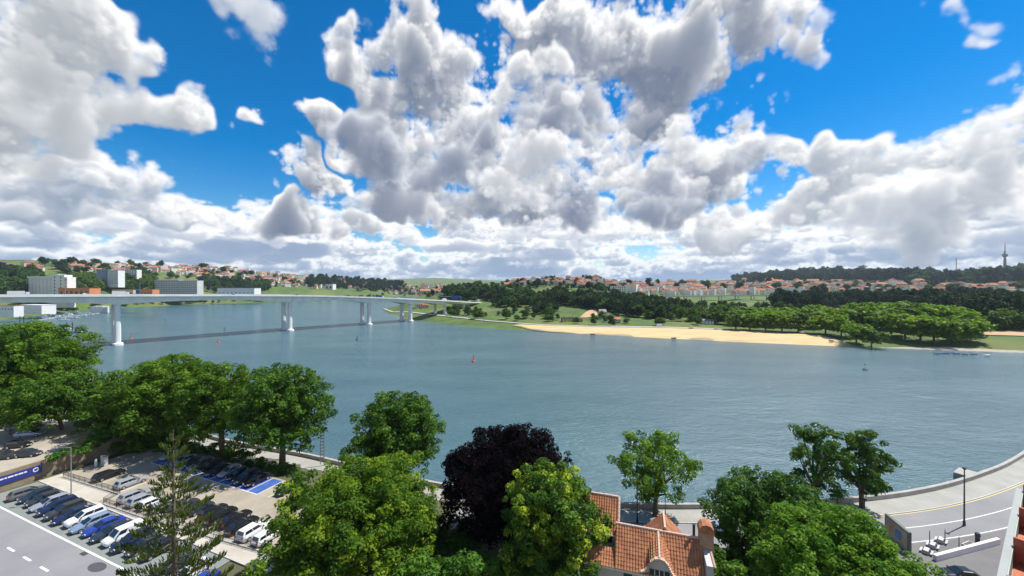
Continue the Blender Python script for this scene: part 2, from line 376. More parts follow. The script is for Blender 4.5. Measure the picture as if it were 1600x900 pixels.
def water():
    m = bpy.data.materials.new('river_water'); m.use_nodes = True; N = m.node_tree.nodes; Lk = m.node_tree.links.new
    b = N['Principled BSDF']; b.inputs['Roughness'].default_value = .17; b.inputs['IOR'].default_value = 1.33
    tc = N.new('ShaderNodeTexCoord')
    def nz(sc, stretch, det, rot):
        mp = N.new('ShaderNodeMapping'); mp.inputs['Scale'].default_value = stretch; mp.inputs['Rotation'].default_value = (0, 0, rot); Lk(tc.outputs['Object'], mp.inputs[0])
        n = N.new('ShaderNodeTexNoise'); n.inputs['Scale'].default_value = sc; n.inputs['Detail'].default_value = det; n.inputs['Roughness'].default_value = .6; Lk(mp.outputs[0], n.inputs['Vector']); return n.outputs[0]
    big = nz(.011, (1, 3.2, 1), 6, R(25)); r = N.new('ShaderNodeValToRGB'); e = r.color_ramp.elements
    e[0].position = .35; e[0].color = (.052, .116, .145, 1); e[1].position = .68; e[1].color = (.080, .156, .178, 1); Lk(big, r.inputs[0]); Lk(r.outputs[0], b.inputs['Base Color'])
    w1 = nz(.55, (1, 2.4, 1), 4, R(-28)); w2 = nz(.12, (1, 2.0, 1), 3, R(-20))
    ad = N.new('ShaderNodeMath'); ad.operation = 'MULTIPLY_ADD'; Lk(w2, ad.inputs[0]); ad.inputs[1].default_value = 1.6; Lk(w1, ad.inputs[2])
    bp = N.new('ShaderNodeBump'); bp.inputs['Strength'].default_value = .55; bp.inputs['Distance'].default_value = 1.3; Lk(ad.outputs[0], bp.inputs['Height']); Lk(bp.outputs[0], b.inputs['Normal'])
    mb = MB(); mb.add([(-2600, -300, 0), (2600, -300, 0), (2600, 2400, 0), (-2600, 2400, 0)], [(0, 1, 2, 3)])
    tag(mb.build('river', m), kind='structure')
water()
def drape(A, B, off, name, m, nt=6, kind='structure'):
    mb = MB(); n = len(A); A = np.array(A, float); B = np.array(B, float); V = []
    for j in range(nt):
        t = j/(nt-1); P = A*(1-t)+B*t; z = np.maximum(zland(P)+off, -.4); V += [(p[0], p[1], zz) for p, zz in zip(P, z)]
    mb.add(V, [(j*n+i, j*n+i+1, (j+1)*n+i+1, (j+1)*n+i) for j in range(nt-1) for i in range(n-1)])
    return tag(mb.build(name, m, smooth=True), kind=kind)
def dense(P, n):
    P = np.array(P, float); s = np.r_[0, np.cumsum(np.hypot(*np.diff(P, axis=0).T))]; t = np.linspace(0, s[-1], n)
    return np.stack([np.interp(t, s, P[:, 0]), np.interp(t, s, P[:, 1])], 1)
def pxl(lst, z): return [tuple(at(x, y, z))[:2] for x, y in lst]
SAND = mat('beach_sand', (.46, .34, .16), .95, col2=(.66, .47, .25), scale=.07, detail=9, streak=(.5, 1.6, 1))
bw = dense(pxl([(800,512.5),(850,518),(1000,527.5),(1200,537.5),(1290,541.8),(1372,544.5)], 0), 60)
bt = dense(pxl([(815,508.0),(850,510),(1000,514.5),(1100,517),(1200,521),(1280,527),(1372,542)], 2.6), 60)
bw = bw+np.stack([np.sin(np.arange(60)*.9)*1.2, np.sin(np.arange(60)*.55+1)*1.6], 1)
drape(bw, bt, .55, 'beach', SAND, 8)
wet = bw+(bt-bw)*(.10+.07*np.sin(np.arange(60)*.37)+.05*np.sin(np.arange(60)*1.1))[:, None]
drape(bw-(bt-bw)*.03, wet, .60, 'wet_sand', mat('wet_sand', (.25, .18, .09), .5, col2=(.36, .26, .13), scale=.1, detail=8), 4)
ROADM = mat('far_promenade', (.42, .41, .40), .9, var=.12, scale=.1)
rp = dense(pxl([(598,481),(612,486.5),(640,489),(672,494),(700,497),(760,502.5),(815,506.5),(850,509),(1000,513.5),(1100,516),(1200,519.5),(1270,524),(1350,538),(1400,541)], 3.2), 110)
rq = rp+np.array((1.2, 6.0)); drape(rp, rq, .9, 'riverside_promenade', ROADM, 4)
# rocky strand right of the beach
ROCK = mat('shore_rock', (.30, .25, .19), .95, col2=(.44, .38, .28), scale=.35, detail=7, bump=.8, bscale=.5)
rw = dense(pxl([(1340,543.5),(1400,547),(1480,550),(1560,552.5),(1640,555)], 0), 60); rt = dense(pxl([(1350,540),(1400,540.5),(1480,541.5),(1560,545),(1640,548)], 1.5), 60)
rw = rw+np.stack([np.sin(np.arange(60)*1.3)*2, np.sin(np.arange(60)*.8+1)*2.2], 1)
drape(rw, rt, .5, 'rocky_strand', ROCK, 6)
EARTH = mat('bare_earth', (.42, .24, .12), .95, col2=(.52, .36, .2), scale=.1, detail=5)
drape(dense(pxl([(1535,527),(1600,530)], 4.5), 8), dense(pxl([(1540,522),(1610,524)], 4.5), 8), .6, 'bare_field', EARTH, 4)
drape(dense(pxl([(906,496),(918,496.5),(934,494.5)], 7), 6), dense(pxl([(914,491.5),(922,489.5),(931,489)], 8), 6), .7, 'bare_field', EARTH, 4)
# ------------------------------------------------------------------ bridge
CONC = mat('white_concrete', (.76, .76, .74), .75, var=.14, scale=.12, detail=6, streak=(1, 1, .25))
ASPH = mat('asphalt', (.085, .085, .09), .9, var=.15, scale=.4)
STEEL = mat('galvanised_steel', (.42, .44, .45), .45, metal=.7, var=.08, scale=2)
BP = [(-590,-30,43.0),(-490,110,42.6),(-412,219,42.0),(-331,321,40.6),(-248.5,423.5,38.2),(-187,490,34.3),(-148,536,30.6),(-112,597,26.0),(-92,660,21.5),(-74,735,17.5),(-58,800,16.0),(-30,880,15.5),(20,960,16)]
PIERS = [2, 3, 4, 5, 6, 7, 8, 9, 10]
def catmull(P, n):
    P = [Vector(p) for p in P]; out = []
    for i in range(len(P)-1):
        a, b, c, d = P[max(i-1, 0)], P[i], P[i+1], P[min(i+2, len(P)-1)]
        for k in range(n):
            t = k/n; out.append(.5*((2*b)+(c-a)*t+(2*a-5*b+4*c-d)*t*t+(3*b-a-3*c+d)*t**3))
    return out+[P[-1]]
def bridge():
    root = empty('road_bridge', (BP[3][0], BP[3][1], 0)); inv = -root.location
    tag(root, 'long white concrete twin-deck motorway bridge crossing the river on paired piers', 'bridge')
    K = 12; path = catmull(BP, K); tans = [(path[min(i+1, len(path)-1)]-path[max(i-1, 0)]) for i in range(len(path))]
    nor = [Vector((t.y, -t.x, 0)).normalized() for t in tans]
    for sd_ in (-1, 1):
        rings = []; eL = []; eR = []; top = []; tr = []
        for i, p in enumerate(path):
            s = (i/K) % 1.0; big = 1.0 if i/K < 7 else .35
            dep = 2.4+2.0*big+(1.6+1.3*big)*abs(2*s-1)**2.2*big
            c = p+nor[i]*(9.2*sd_)+inv; n = nor[i]
            prof = [(-8.4, 0), (8.4, 0), (8.4, -.55), (4.4, -1.3), (3.6, -dep), (-3.6, -dep), (-4.4, -1.3), (-8.4, -.55)]
            rings.append([c+n*a+Vector((0, 0, b)) for a, b in prof])
            eL.append(c+n*-8.2); eR.append(c+n*8.2); top.append(c+n*-7.9+Vector((0, 0, .02))); tr.append(c+n*7.9+Vector((0, 0, .02)))
        mb = MB(); mb.loft(rings); mb.build('girder', CONC, root)
        MB().strip(top, tr).build('carriageway', ASPH, root)
        for e in (eL, eR):
            rr = [[q+nor[i]*a+Vector((0, 0, b)) for a, b in ((-.15, -.02), (.2, -.02), (.2, 1.0), (-.15, 1.0))] for i, q in enumerate(e)]
            MB().loft(rr).build('parapet', CONC, root)
    for pi in PIERS:
        p = Vector(BP[pi]); n = nor[pi*K]; t = tans[pi*K].normalized(); t.z = 0
        s = 1.0 if pi < 7 else .8
        for sd_ in (-1, 1):
            b = p+n*(9.2*sd_); g = max(zl(b.x, b.y), 0); zt = p.z-(6.6 if pi < 7 else 3.0)
            def ring(z, k): 
                o = []
                for j in range(16):
                    a = 2*math.pi*j/16; ca, sa = math.cos(a), math.sin(a)
                    o.append(Vector((b.x, b.y, z))+inv+n*(2.7*s*k*abs(ca)**.6*math.copysign(1, ca))+t*(1.9*s*k*abs(sa)**.6*math.copysign(1, sa)))
                return o
            pier = MB().loft([ring(g-2, 1.05), ring(g+6, 1.0), ring(zt, 1.0)]).build('pier', CONC, root, smooth=False)
            if pi < 7:
                MB().loft([ring(-1.5, 1.75), ring(1.5, 1.7), ring(1.9, 1.5)]).build('footing', CONC, pier)
    # abutment block on the far bank
    a = Vector((-88, 690, 0)); q = zl(a.x, a.y)
    MB().box(a+inv+Vector((0, 0, (q+17)/2)), (22, 12, 17-q), R(20)).build('abutment', CONC, root)
    return path, nor
BPATH, BNOR = bridge()
def on_bridge(f, off):
    k = min(int(f), len(BPATH)-2); t = f-k; p = BPATH[k].lerp(BPATH[k+1], t); d = BPATH[k+1]-BPATH[k]
    return p+BNOR[k]*off+Vector((0, 0, .03)), math.atan2(d.y, d.x)
for f, hgt in ((26.2, 11), (27.6, 11), (30, 11), (33.5, 11), (37.5, 11), (42, 11), (46.5, 11)):
    p, a = on_bridge(f, -17.2); e = empty('bridge_lamp', p, a)
    i_ = {26.2: 'leftmost', 27.6: 'second from left', 30: 'third from left', 33.5: 'fourth from left', 37.5: 'fifth from left', 42: 'sixth from left', 46.5: 'rightmost'}[f]
    tag(e, 'slim grey lamp mast on the bridge deck, '+i_+' of seven', 'lamp post', 'lamp masts along the bridge')
    MB().tube([(0, 0, 0), (0, 0, hgt)], [.16, .09], 6).build('mast', STEEL, e)
    MB().tube([(0, 0, hgt-.1), (0, 1.2, hgt+.2), (0, 2.4, hgt+.2)], .07, 5).build('arm', STEEL, e)
    MB().box((0, 2.6, hgt+.18), (.3, .8, .14)).build('lamp_head', STEEL, e)
# gantry with a blue direction sign where the bridge lands
p, a = on_bridge(90, 0); g = empty('sign_gantry', p, a)
tag(g, 'steel gantry over the bridge end carrying a blue direction sign', 'sign gantry')
for sdy in (-19, 19): MB().tube([(0, sdy, 0), (0, sdy, 8.5)], .35, 8).build('gantry_post', STEEL, g)
MB().box((0, 0, 8.3), (.6, 38, .7)).build('gantry_beam', STEEL, g)
MB().box((-.6, -9, 7.2), (.15, 16, 5)).build('sign_panel', mat('sign_blue', (.02, .07, .3), .5), g)
#P3
# ------------------------------------------------------------------ far trees: prototypes
_cols = np.arange(-60, 1670, 6.0)
_P = np.stack([((_cols[:, None]-HX)/F0*_D).ravel(), np.broadcast_to(_D, (len(_cols), len(_D))).ravel()], 1)
_Z = zland(_P).reshape(len(_cols), -1)
def hit(px, py):
    i = int(round((px-_cols[0])/6)); i = min(max(i, 0), len(_cols)-1)
    k = np.nonzero((_Z[i] >= EYE-(py-HY)/F0*_D) & (_Z[i] > .5))[0]
    if len(k) == 0: return None
    d = _D[k[0]]*(1+random.uniform(-.006, .006)); return Vector(((px-HX)/F0*d, d, _Z[i][k[0]]-.3))
BARK = mat('bark', (.10, .075, .05), .95, col2=(.17, .14, .10), scale=1.5, bump=.5)
L_DARK = leafmat('foliage_dark_cloud_shade', [(0, (.012, .032, .012)), (.5, (.022, .055, .016)), (1, (.045, .085, .02))], .15, .8)  # cloud shadow over the right-hand woods is put into these dark greens
L_MID = leafmat('foliage_mid', [(0, (.03, .07, .012)), (.5, (.06, .13, .02)), (1, (.11, .19, .03))], .3)
L_LIGHT = leafmat('foliage_light', [(0, (.05, .10, .014)), (.5, (.105, .185, .022)), (1, (.19, .27, .04))], .35)
def far_proto(kind, seed):
    rng = np.random.RandomState(seed); lob = []
    if kind == 'pine':
        lob = [(0, 0, 7.5, 2.6, 2.6, 3.2), (.8, .3, 9.6, 2.0, 2.0, 2.2), (-.9, -.3, 5.6, 2.4, 2.4, 1.8)]; h = 11
    elif kind == 'bush':
        lob = [(0, 0, 1.9, 2.6, 2.4, 1.7), (1.2, .6, 1.6, 1.8, 1.8, 1.4), (-1.3, -.2, 1.5, 1.7, 1.9, 1.3)]; h = 2
    else:
        for k in range(6):
            a = rng.rand()*6.3; lob.append((math.cos(a)*2.6, math.sin(a)*2.6, 5.6+rng.rand()*3.2, 2.6+rng.rand(), 2.6+rng.rand(), 2.2+rng.rand()*.8))
        lob += [(0, 0, 8.8, 2.8, 2.8, 2.6), (1.5, -1.2, 3.9, 2.6, 2.6, 2.0), (-1.6, .8, 3.7, 2.6, 2.6, 1.9)]; h = 8
    cl = crown_clumps(lob, .26, 1.0, rng, gap=.2)
    cr = leaves('crown', cl, 9 if kind != 'bush' else 14, .62, rng, squash=.85)
    tr = MB().tube([(0, 0, -1), (.1, 0, h*.35), (.2, .1, h*.75)], [.34, .26, .1], 6)
    for k in range(3):
        a = k*2.1+seed; tr.tube([(.1, 0, h*.32), (math.cos(a)*1.6, math.sin(a)*1.6, h*.7)], [.17, .06], 5)
    return cr, tr.mesh('trunk')
PROTO = {}
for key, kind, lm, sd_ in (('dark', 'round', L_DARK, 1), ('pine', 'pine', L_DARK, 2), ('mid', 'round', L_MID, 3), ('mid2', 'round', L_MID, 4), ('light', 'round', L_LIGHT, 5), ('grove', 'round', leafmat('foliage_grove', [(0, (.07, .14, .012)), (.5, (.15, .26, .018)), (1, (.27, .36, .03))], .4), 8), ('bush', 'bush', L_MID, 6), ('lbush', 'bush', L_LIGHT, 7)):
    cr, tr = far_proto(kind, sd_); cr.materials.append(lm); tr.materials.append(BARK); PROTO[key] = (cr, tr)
NAMES = {'grove': 'plane_tree', 'dark': 'broadleaf_tree', 'pine': 'pine_tree', 'mid': 'broadleaf_tree', 'mid2': 'broadleaf_tree', 'light': 'broadleaf_tree', 'bush': 'shrub', 'lbush': 'shrub'}
ADJ = {'grove': 'bright green plane tree', 'dark': 'dark green broadleaf tree', 'pine': 'dark narrow pine tree', 'mid': 'mid green rounded tree', 'mid2': 'mid green spreading tree', 'light': 'light green leafy tree', 'bush': 'low green shrub', 'lbush': 'pale green shrub'}
def far_tree(key, p, s, label, group, sz=1.0, name=None):
    e = empty(name or NAMES[key], p, random.uniform(0, 6.28)); e.scale = (s, s, s*sz); cr, tr = PROTO[key]
    tag(e, label, 'shrub' if 'bush' in key else 'tree', group)
    link('crown', cr, e); link('trunk', tr, e); return e
REQ = []
def wood(poly, n, keys, size, zone, jitter=.35):
    P = np.array(poly, float); lo, hi = P.min(0), P.max(0); k = 0; tries = 0
    n = int(n*2.0); size *= 1.35
    while k < n and tries < n*8:
        tries += 1; x, y = random.uniform(lo[0], hi[0]), random.uniform(lo[1], hi[1])
        if not inside(np.array([(x, y)]), poly)[0]: continue
        p = hit(x, y)
        if p is None: continue
        k += 1; REQ.append((size*(1+random.uniform(-jitter, jitter)), p, random.choice(keys), zone))
wood([(780,470),(860,463),(960,468),(1060,480),(1075,494),(1010,500),(900,480),(800,476)], 300, ['dark','dark','mid','pine'], .9, 'on the wooded slope behind the beach')
wood([(1215,480),(1290,472),(1400,473),(1500,473),(1600,474),(1600,508),(1540,510),(1450,490),(1330,480),(1210,486)], 430, ['dark','dark','pine'], 1.25, 'in the dark wood behind the plane trees')  # dark foliage colour stands in for the cloud shadow on this slope
wood([(1545,505),(1600,500),(1600,520),(1560,520)], 22, ['mid','light'], .85, 'at the field right of the plane trees')
wood([(1040,484),(1150,486),(1150,506),(1110,508),(1040,500)], 55, ['mid','light','bush'], .7, 'in the gardens above the beach')
wood([(690,488),(830,486),(880,497),(870,504),(760,500),(700,496)], 60, ['bush','lbush','mid'], .62, 'in the meadow by the bridge end')
wood([(820,475),(850,470),(870,488),(830,494)], 14, ['mid','dark'], .8, 'on the meadow slope left of the ruins')
wood([(880,497),(1060,500),(1110,509),(1060,513),(900,508)], 46, ['bush','lbush','mid'], .5, 'along the promenade behind the beach')
wood([(705,449),(760,446),(765,470),(700,466),(695,460)], 70, ['dark','mid'], 1.0, 'on the mound behind the bridge end')
wood([(760,442),(960,438),(1000,448),(960,458),(850,452),(770,460)], 70, ['dark','pine','mid'], .8, 'among the houses on the ridge')
wood([(0,430),(60,436),(60,462),(0,468)], 120, ['dark','mid'], 1.3, 'left of the grain silo')
wood([(560,453),(720,452),(760,470),(700,474),(620,463)], 55, ['dark','mid','mid2'], .75, 'in the valley beyond the bridge end')
wood([(760,462),(830,460),(840,480),(770,482)], 40, ['mid','dark'], .9, 'above the meadow by the bridge end')
wood([(1020,482),(1200,478),(1300,482),(1230,500),(1150,496),(1060,492)], 80, ['mid','dark','mid2'], .62, 'in the side valley below the viaduct')
wood([(60,412),(330,420),(420,432),(600,444),(600,452),(420,450),(330,446),(250,436),(150,432),(100,428)], 110, ['mid','dark','mid2'], 1.1, 'among the houses of the left hillside')
wood([(110,440),(243,436),(243,458),(110,458)], 150, ['mid','mid2','light'], 1.1, 'on the green slope beside the silo')
wood([(310,440),(420,444),(420,458),(310,458)], 70, ['dark','mid'], 1.1, 'behind the white sheds left of the bridge')
wood([(480,437),(600,442),(635,448),(620,457),(480,449)], 190, ['dark','dark','pine'], 1.3, 'on the dark ridge beyond the bridge')
wood([(165,474),(420,468),(600,470),(600,474),(420,472),(170,480)], 90, ['bush','mid'], .8, 'along the far left waterline')
wood([(0,476),(60,482),(160,478),(165,486),(60,492),(0,492)], 30, ['bush','lbush','mid'], .8, 'by the marina quay')
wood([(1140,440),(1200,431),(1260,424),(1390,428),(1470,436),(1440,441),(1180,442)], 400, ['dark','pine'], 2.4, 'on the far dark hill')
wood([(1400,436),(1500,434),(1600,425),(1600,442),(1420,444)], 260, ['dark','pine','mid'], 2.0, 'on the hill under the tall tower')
wood([(960,442),(1200,441),(1420,444),(1600,446),(1600,456),(1200,458),(1000,455)], 60, ['mid','dark'], 1.2, 'among the roofs of the far town')
REQ.sort(key=lambda q: -q[0]/q[1].y)
def place(p, items):
    """which part of its zone a thing stands in"""
    q = [(o.x/o.y, -(EYE-o.z)/o.y) for o in items]; xs = sorted(a for a, b in q); ys = sorted(b for a, b in q); n = len(q)
    u, v = p.x/p.y, -(EYE-p.z)/p.y; f = sum(a < u for a in xs)/n; g = sum(b < v for b in ys)/n
    return ('lower ', 'middle ', 'upper ')[min(2, int(g*3))]+('far left', 'left', 'centre', 'right', 'far right')[min(4, int(f*5))]
ZN = {}
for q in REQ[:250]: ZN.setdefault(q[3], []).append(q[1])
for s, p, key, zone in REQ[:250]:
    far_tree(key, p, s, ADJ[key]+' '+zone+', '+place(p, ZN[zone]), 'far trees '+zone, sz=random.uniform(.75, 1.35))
def forest(name, key, items, label):
    me = bpy.data.meshes.new(name); me.vertices.add(len(items)); me.vertices.foreach_set('co', np.array([tuple(i[1]) for i in items], 'f4').ravel())
    a = me.attributes.new('size', 'FLOAT_VECTOR', 'POINT'); a.data.foreach_set('vector', np.array([(i[0]*random.uniform(.8, 1.25), i[0]*random.uniform(.8, 1.25), i[0]*random.uniform(.7, 1.35)) for i in items], 'f4').ravel())
    a = me.attributes.new('turn', 'FLOAT_VECTOR', 'POINT'); a.data.foreach_set('vector', np.array([(0, 0, random.uniform(0, 6.28)) for i in items], 'f4').ravel())
    src = [o for o in bpy.data.objects if o.data == PROTO[key][0]]
    if not src: return
    o = link(name, me); tag(o, label, None, None, 'stuff')
    ng = bpy.data.node_groups.new(name, 'GeometryNodeTree'); ng.interface.new_socket('Geometry', in_out='INPUT', socket_type='NodeSocketGeometry'); ng.interface.new_socket('Geometry', in_out='OUTPUT', socket_type='NodeSocketGeometry')
    N = ng.nodes; gi = N.new('NodeGroupInput'); go = N.new('NodeGroupOutput'); ip = N.new('GeometryNodeInstanceOnPoints'); oi = N.new('GeometryNodeObjectInfo')
    oi.inputs['Object'].default_value = src[0]; oi.transform_space = 'ORIGINAL'
    def attr(n, t):
        x = N.new('GeometryNodeInputNamedAttribute'); x.data_type = t; x.inputs['Name'].default_value = n; return x.outputs['Attribute']
    ng.links.new(gi.outputs[0], ip.inputs['Points']); ng.links.new(oi.outputs['Geometry'], ip.inputs['Instance'])
    ng.links.new(attr('size', 'FLOAT_VECTOR'), ip.inputs['Scale']); ng.links.new(attr('turn', 'FLOAT_VECTOR'), ip.inputs['Rotation']); ng.links.new(ip.outputs[0], go.inputs[0])
    md = o.modifiers.new('woods', 'NODES'); md.node_group = ng
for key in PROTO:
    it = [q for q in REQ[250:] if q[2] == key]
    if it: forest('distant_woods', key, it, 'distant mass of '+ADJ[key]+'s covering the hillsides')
# plane trees in rows behind the rocky strand
k = 0; GROVE = []
for (x, y, s) in [(1150,516,1.15),(1172,517,1.2),(1196,519,1.2),(1222,520,1.2),(1247,521,1.15),(1290,524,1.2),(1315,527,1.0),(1338,533,1.0),(1362,537,.8),(1300,516,1.2),(1335,519,1.25),(1368,522,1.4),
        (1392,527,1.35),(1415,531,1.3),(1438,533,1.3),(1460,534,1.25),(1482,535,1.25),(1502,535,1.15),(1516,534,1.05),(1400,519,1.5),(1430,522,1.5),(1460,524,1.45),(1488,526,1.35),(1510,529,1.2),(1160,511,1.2),(1185,512,1.2),(1210,513,1.2),(1235,514,1.2),(1262,516,1.2),(1280,511,1.2),(1380,514,1.45),(1350,513,1.4),(1415,516,1.5),(1445,518,1.45),(1475,520,1.4)]:
    p = at(x, y, 3.5); p.z = max(zl(p.x, p.y)-.2, 1)
    GROVE.append((x, p, s, k)); k += 1
GROVE.sort(key=lambda q: q[0])
for i, (x, p, s, k) in enumerate(GROVE):
    far_tree('grove' if k % 4 else 'light', p, s*2.0, 'plane tree in the long grove on the far bank, %d%s from the left' % (i+1, {1: 'st', 2: 'nd', 3: 'rd'}.get((i+1) % 10 if (i+1) // 10 != 1 else 0, 'th')), 'plane trees of the far grove', sz=.74, name='plane_tree')
# ------------------------------------------------------------------ far buildings
ROOF_C = [mat('roof_red', (.30, .105, .06), .9, var=.2, scale=.3), mat('roof_orange', (.38, .165, .085), .9, var=.2, scale=.3), mat('roof_brown', (.22, .105, .07), .9, var=.2, scale=.3), mat('roof_grey', (.27, .26, .26), .9, var=.15, scale=.3)]
ROOF_W = ['red', 'orange', 'brown', 'grey']
WALL_C = [mat('render_white', (.74, .73, .70), .85, var=.06, scale=.3), mat('render_cream', (.66, .58, .44), .85, var=.06, scale=.3), mat('render_pink', (.60, .40, .34), .85, var=.08, scale=.3), mat('render_grey', (.45, .45, .46), .85, var=.08, scale=.3), mat('render_yellow', (.66, .52, .26), .85, var=.06, scale=.3)]
WALL_W = ['white', 'cream', 'pink', 'grey', 'yellow']
GLASS = mat('dark_window', (.03, .035, .04), .12, spec=.6)
def gable(w, d, h, ov=.5, hip=0.0):
    x, y = w/2+ov, d/2+ov; t = 2.0+d*.12
    return MB().add([(-x, -y, 0), (x, -y, 0), (x, y, 0), (-x, y, 0), (-x+hip*x, 0, t), (x-hip*x, 0, t), (-x, -y, -.25), (x, -y, -.25), (x, y, -.25), (-x, y, -.25)],
                    [(0, 1, 5, 4), (2, 3, 4, 5), (1, 2, 5), (3, 0, 4), (0, 6, 7, 1), (1, 7, 8, 2), (2, 8, 9, 3), (3, 9, 6, 0), (6, 9, 8, 7)])
HP = []
for (w, d, h, hip) in ((11, 9, 5.5, 0), (13, 10, 6.5, .45), (9, 9, 8.5, .5), (16, 9, 6, 0), (10, 8, 3.5, .3), (14, 11, 9.5, .4)):
    wl = MB().box((0, 0, h/2-1.5), (w, d, h+3)).mesh('wall'); wl.materials.append(WALL_C[0])
    rf = gable(w, d, h, .5, hip).mesh('roof'); rf.materials.append(ROOF_C[0])
    wn = []
    for fy in (-1, 1):
        for fl in range(2 if h > 5 else 1):
            for i in range(3 if w > 10 else 2):
                n_ = 3 if w > 10 else 2
                wn.append(((i-(n_-1)/2)*w/(n_+.3), fy*(d/2+.02), 1.6+fl*2.9))
    HP.append((wl, rf, wn, h))
WINM = MB().box((0, 0, 0), (1.3, .08, 1.5)).mesh('window'); WINM.materials.append(GLASS)
def setmat(o, m): o.material_slots[0].link = 'OBJECT'; o.material_slots[0].material = m
def house(p, v, wc, rc, rz, s, label, group, wins):
    wl, rf, wn, h = HP[v]; o = link('house', wl, None, p, rz); setmat(o, WALL_C[wc]); o.scale = (s, s, s)
    tag(o, label, 'house', group); r = link('roof', rf, o, (0, 0, h)); setmat(r, ROOF_C[rc])
    if wins:
        for q in wn: link('window', WINM, o, q)
    return o
HQ = []
def houses(poly, n, zone, s=1.0, cols=(0, 0, 0, 1, 2), roofs=(0, 0, 1, 1, 2)):
    P = np.array(poly, float); lo, hi = P.min(0), P.max(0); k = tries = 0
    while k < n and tries < n*30:
        tries += 1; x, y = random.uniform(lo[0], hi[0]), random.uniform(lo[1], hi[1])
        if not inside(np.array([(x, y)]), poly)[0]: continue
        p = hit(x, y)
        if p is None: continue
        if any((p-q[0]).length < 13*s for q in HQ): continue
        k += 1; HQ.append((p, zone, 1.12*s*random.uniform(.8, 1.2), random.choice(cols), random.choice(roofs)))
houses([(100,414),(330,419),(420,428),(500,436),(600,444),(640,450),(600,454),(500,452),(420,448),(330,436),(240,428),(170,428),(110,424)], 125, 'on the left hillside', 1.15)
houses([(0,416),(75,412),(75,430),(0,432)], 12, 'at the left end of the skyline', 1.3, roofs=(2, 3, 0))
houses([(600,446),(720,446),(715,458),(640,462),(600,458)], 16, 'in the valley beyond the bridge', 1.3)
houses([(760,446),(860,438),(960,440),(1000,448),(1000,456),(940,452),(860,447),(780,456)], 38, 'on the ridge above the beach', 1.1, cols=(0, 0, 1, 3))
houses([(1000,445),(1200,444),(1420,447),(1600,449),(1600,458),(1400,457),(1200,461),(1050,460)], 80, 'in the far right town', 1.5, cols=(0, 0, 1, 1, 2), roofs=(0, 1, 1, 1, 2))
houses([(1000,443),(1200,442),(1420,444),(1500,446),(1200,447)], 18, 'on the skyline of the far right town', 1.8, cols=(0, 1, 3), roofs=(0, 1, 1))
big = sorted(HQ, key=lambda q: -q[2]/q[0].y)[:70]; bigset = {id(q) for q in big}
HZ = {}
for q in HQ: HZ.setdefault(q[1], []).append(q[0])
for q in HQ:
    p, zone, s, wc, rc = q; v = random.randrange(len(HP)); rz = math.atan2(p.x, p.y)*-1+random.uniform(-.5, .5)+random.choice((0, 0, 1.57))
    house(p, v, wc, rc, rz, s, WALL_W[wc]+' house with '+ROOF_W[rc]+' roof '+zone+', '+place(p, HZ[zone]), 'houses '+zone, id(q) in bigset)
def town(name, poly, n, s, label):
    mb = [MB() for _ in range(5)]; P = np.array(poly, float); lo, hi = P.min(0), P.max(0); k = tries = 0
    while k < n and tries < n*20:
        tries += 1; x, y = random.uniform(lo[0], hi[0]), random.uniform(lo[1], hi[1])
        if not inside(np.array([(x, y)]), poly)[0]: continue
        p = hit(x, y)
        if p is None: continue
        k += 1; rz = -math.atan2(p.x, p.y)+random.uniform(-.5, .5); w, d, h = random.uniform(8, 14)*s, random.uniform(7, 10)*s, random.uniform(4, 8.5)*s
        if random.random() < .38:
            h *= random.uniform(1.1, 1.9); mb[random.choice((0, 0, 0, 1))].box((p.x, p.y, p.z+h/2-2), (w*1.1, d, h+4), rz); mb[4].box((p.x, p.y, p.z+h+.2), (w*.5, d*.4, .5), rz); continue
        mb[random.choice((0, 0, 1))].box((p.x, p.y, p.z+h/2-2), (w, d, h+4), rz); r = random.choice((2, 3, 3, 4)); g = gable(w, d, h, .5, random.choice((0, .4)))
        c, sn = math.cos(rz), math.sin(rz); mb[r].add([(p.x+a*c-b*sn, p.y+a*sn+b*c, p.z+h+q) for a, b, q in g.v], g.f)
    V, Fc, mi = [], [], []
    for i, m_ in enumerate(mb):
        o = len(V); V += m_.v; Fc += [tuple(q+o for q in f) for f in m_.f]; mi += [i]*len(m_.f)
    me = bpy.data.meshes.new(name); me.from_pydata(V, [], Fc); me.update()
    for m_ in (WALL_C[0], WALL_C[1], ROOF_C[0], ROOF_C[1], ROOF_C[2]): me.materials.append(m_)
    me.polygons.foreach_set('material_index', mi); tag(link(name, me), label, None, None, 'stuff')
town('hillside_houses', [(130,417),(330,419),(420,427),(500,435),(600,443),(640,450),(600,453),(500,450),(420,446),(330,434),(240,426),(170,426)], 360, 1.15, 'dense small white houses with red roofs crowding the left hillside')
town('town_houses', [(985,444),(1200,443),(1420,446),(1600,448),(1600,457),(1400,456),(1200,460),(1050,459)], 420, 1.35, 'dense pale houses with red roofs of the far right town')
town('ridge_houses', [(790,446),(860,438),(960,440),(1000,447),(990,455),(940,450),(860,446)], 120, 1.1, 'small pale houses scattered along the ridge')
town('valley_houses', [(955,446),(1120,447),(1130,462),(1000,461)], 130, 1.2, 'pale houses with red roofs between ridge and viaduct')
town('far_valley_houses', [(600,446),(720,446),(760,452),(720,462),(640,460)], 60, 1.2, 'scattered pale houses in the valley beyond the bridge')
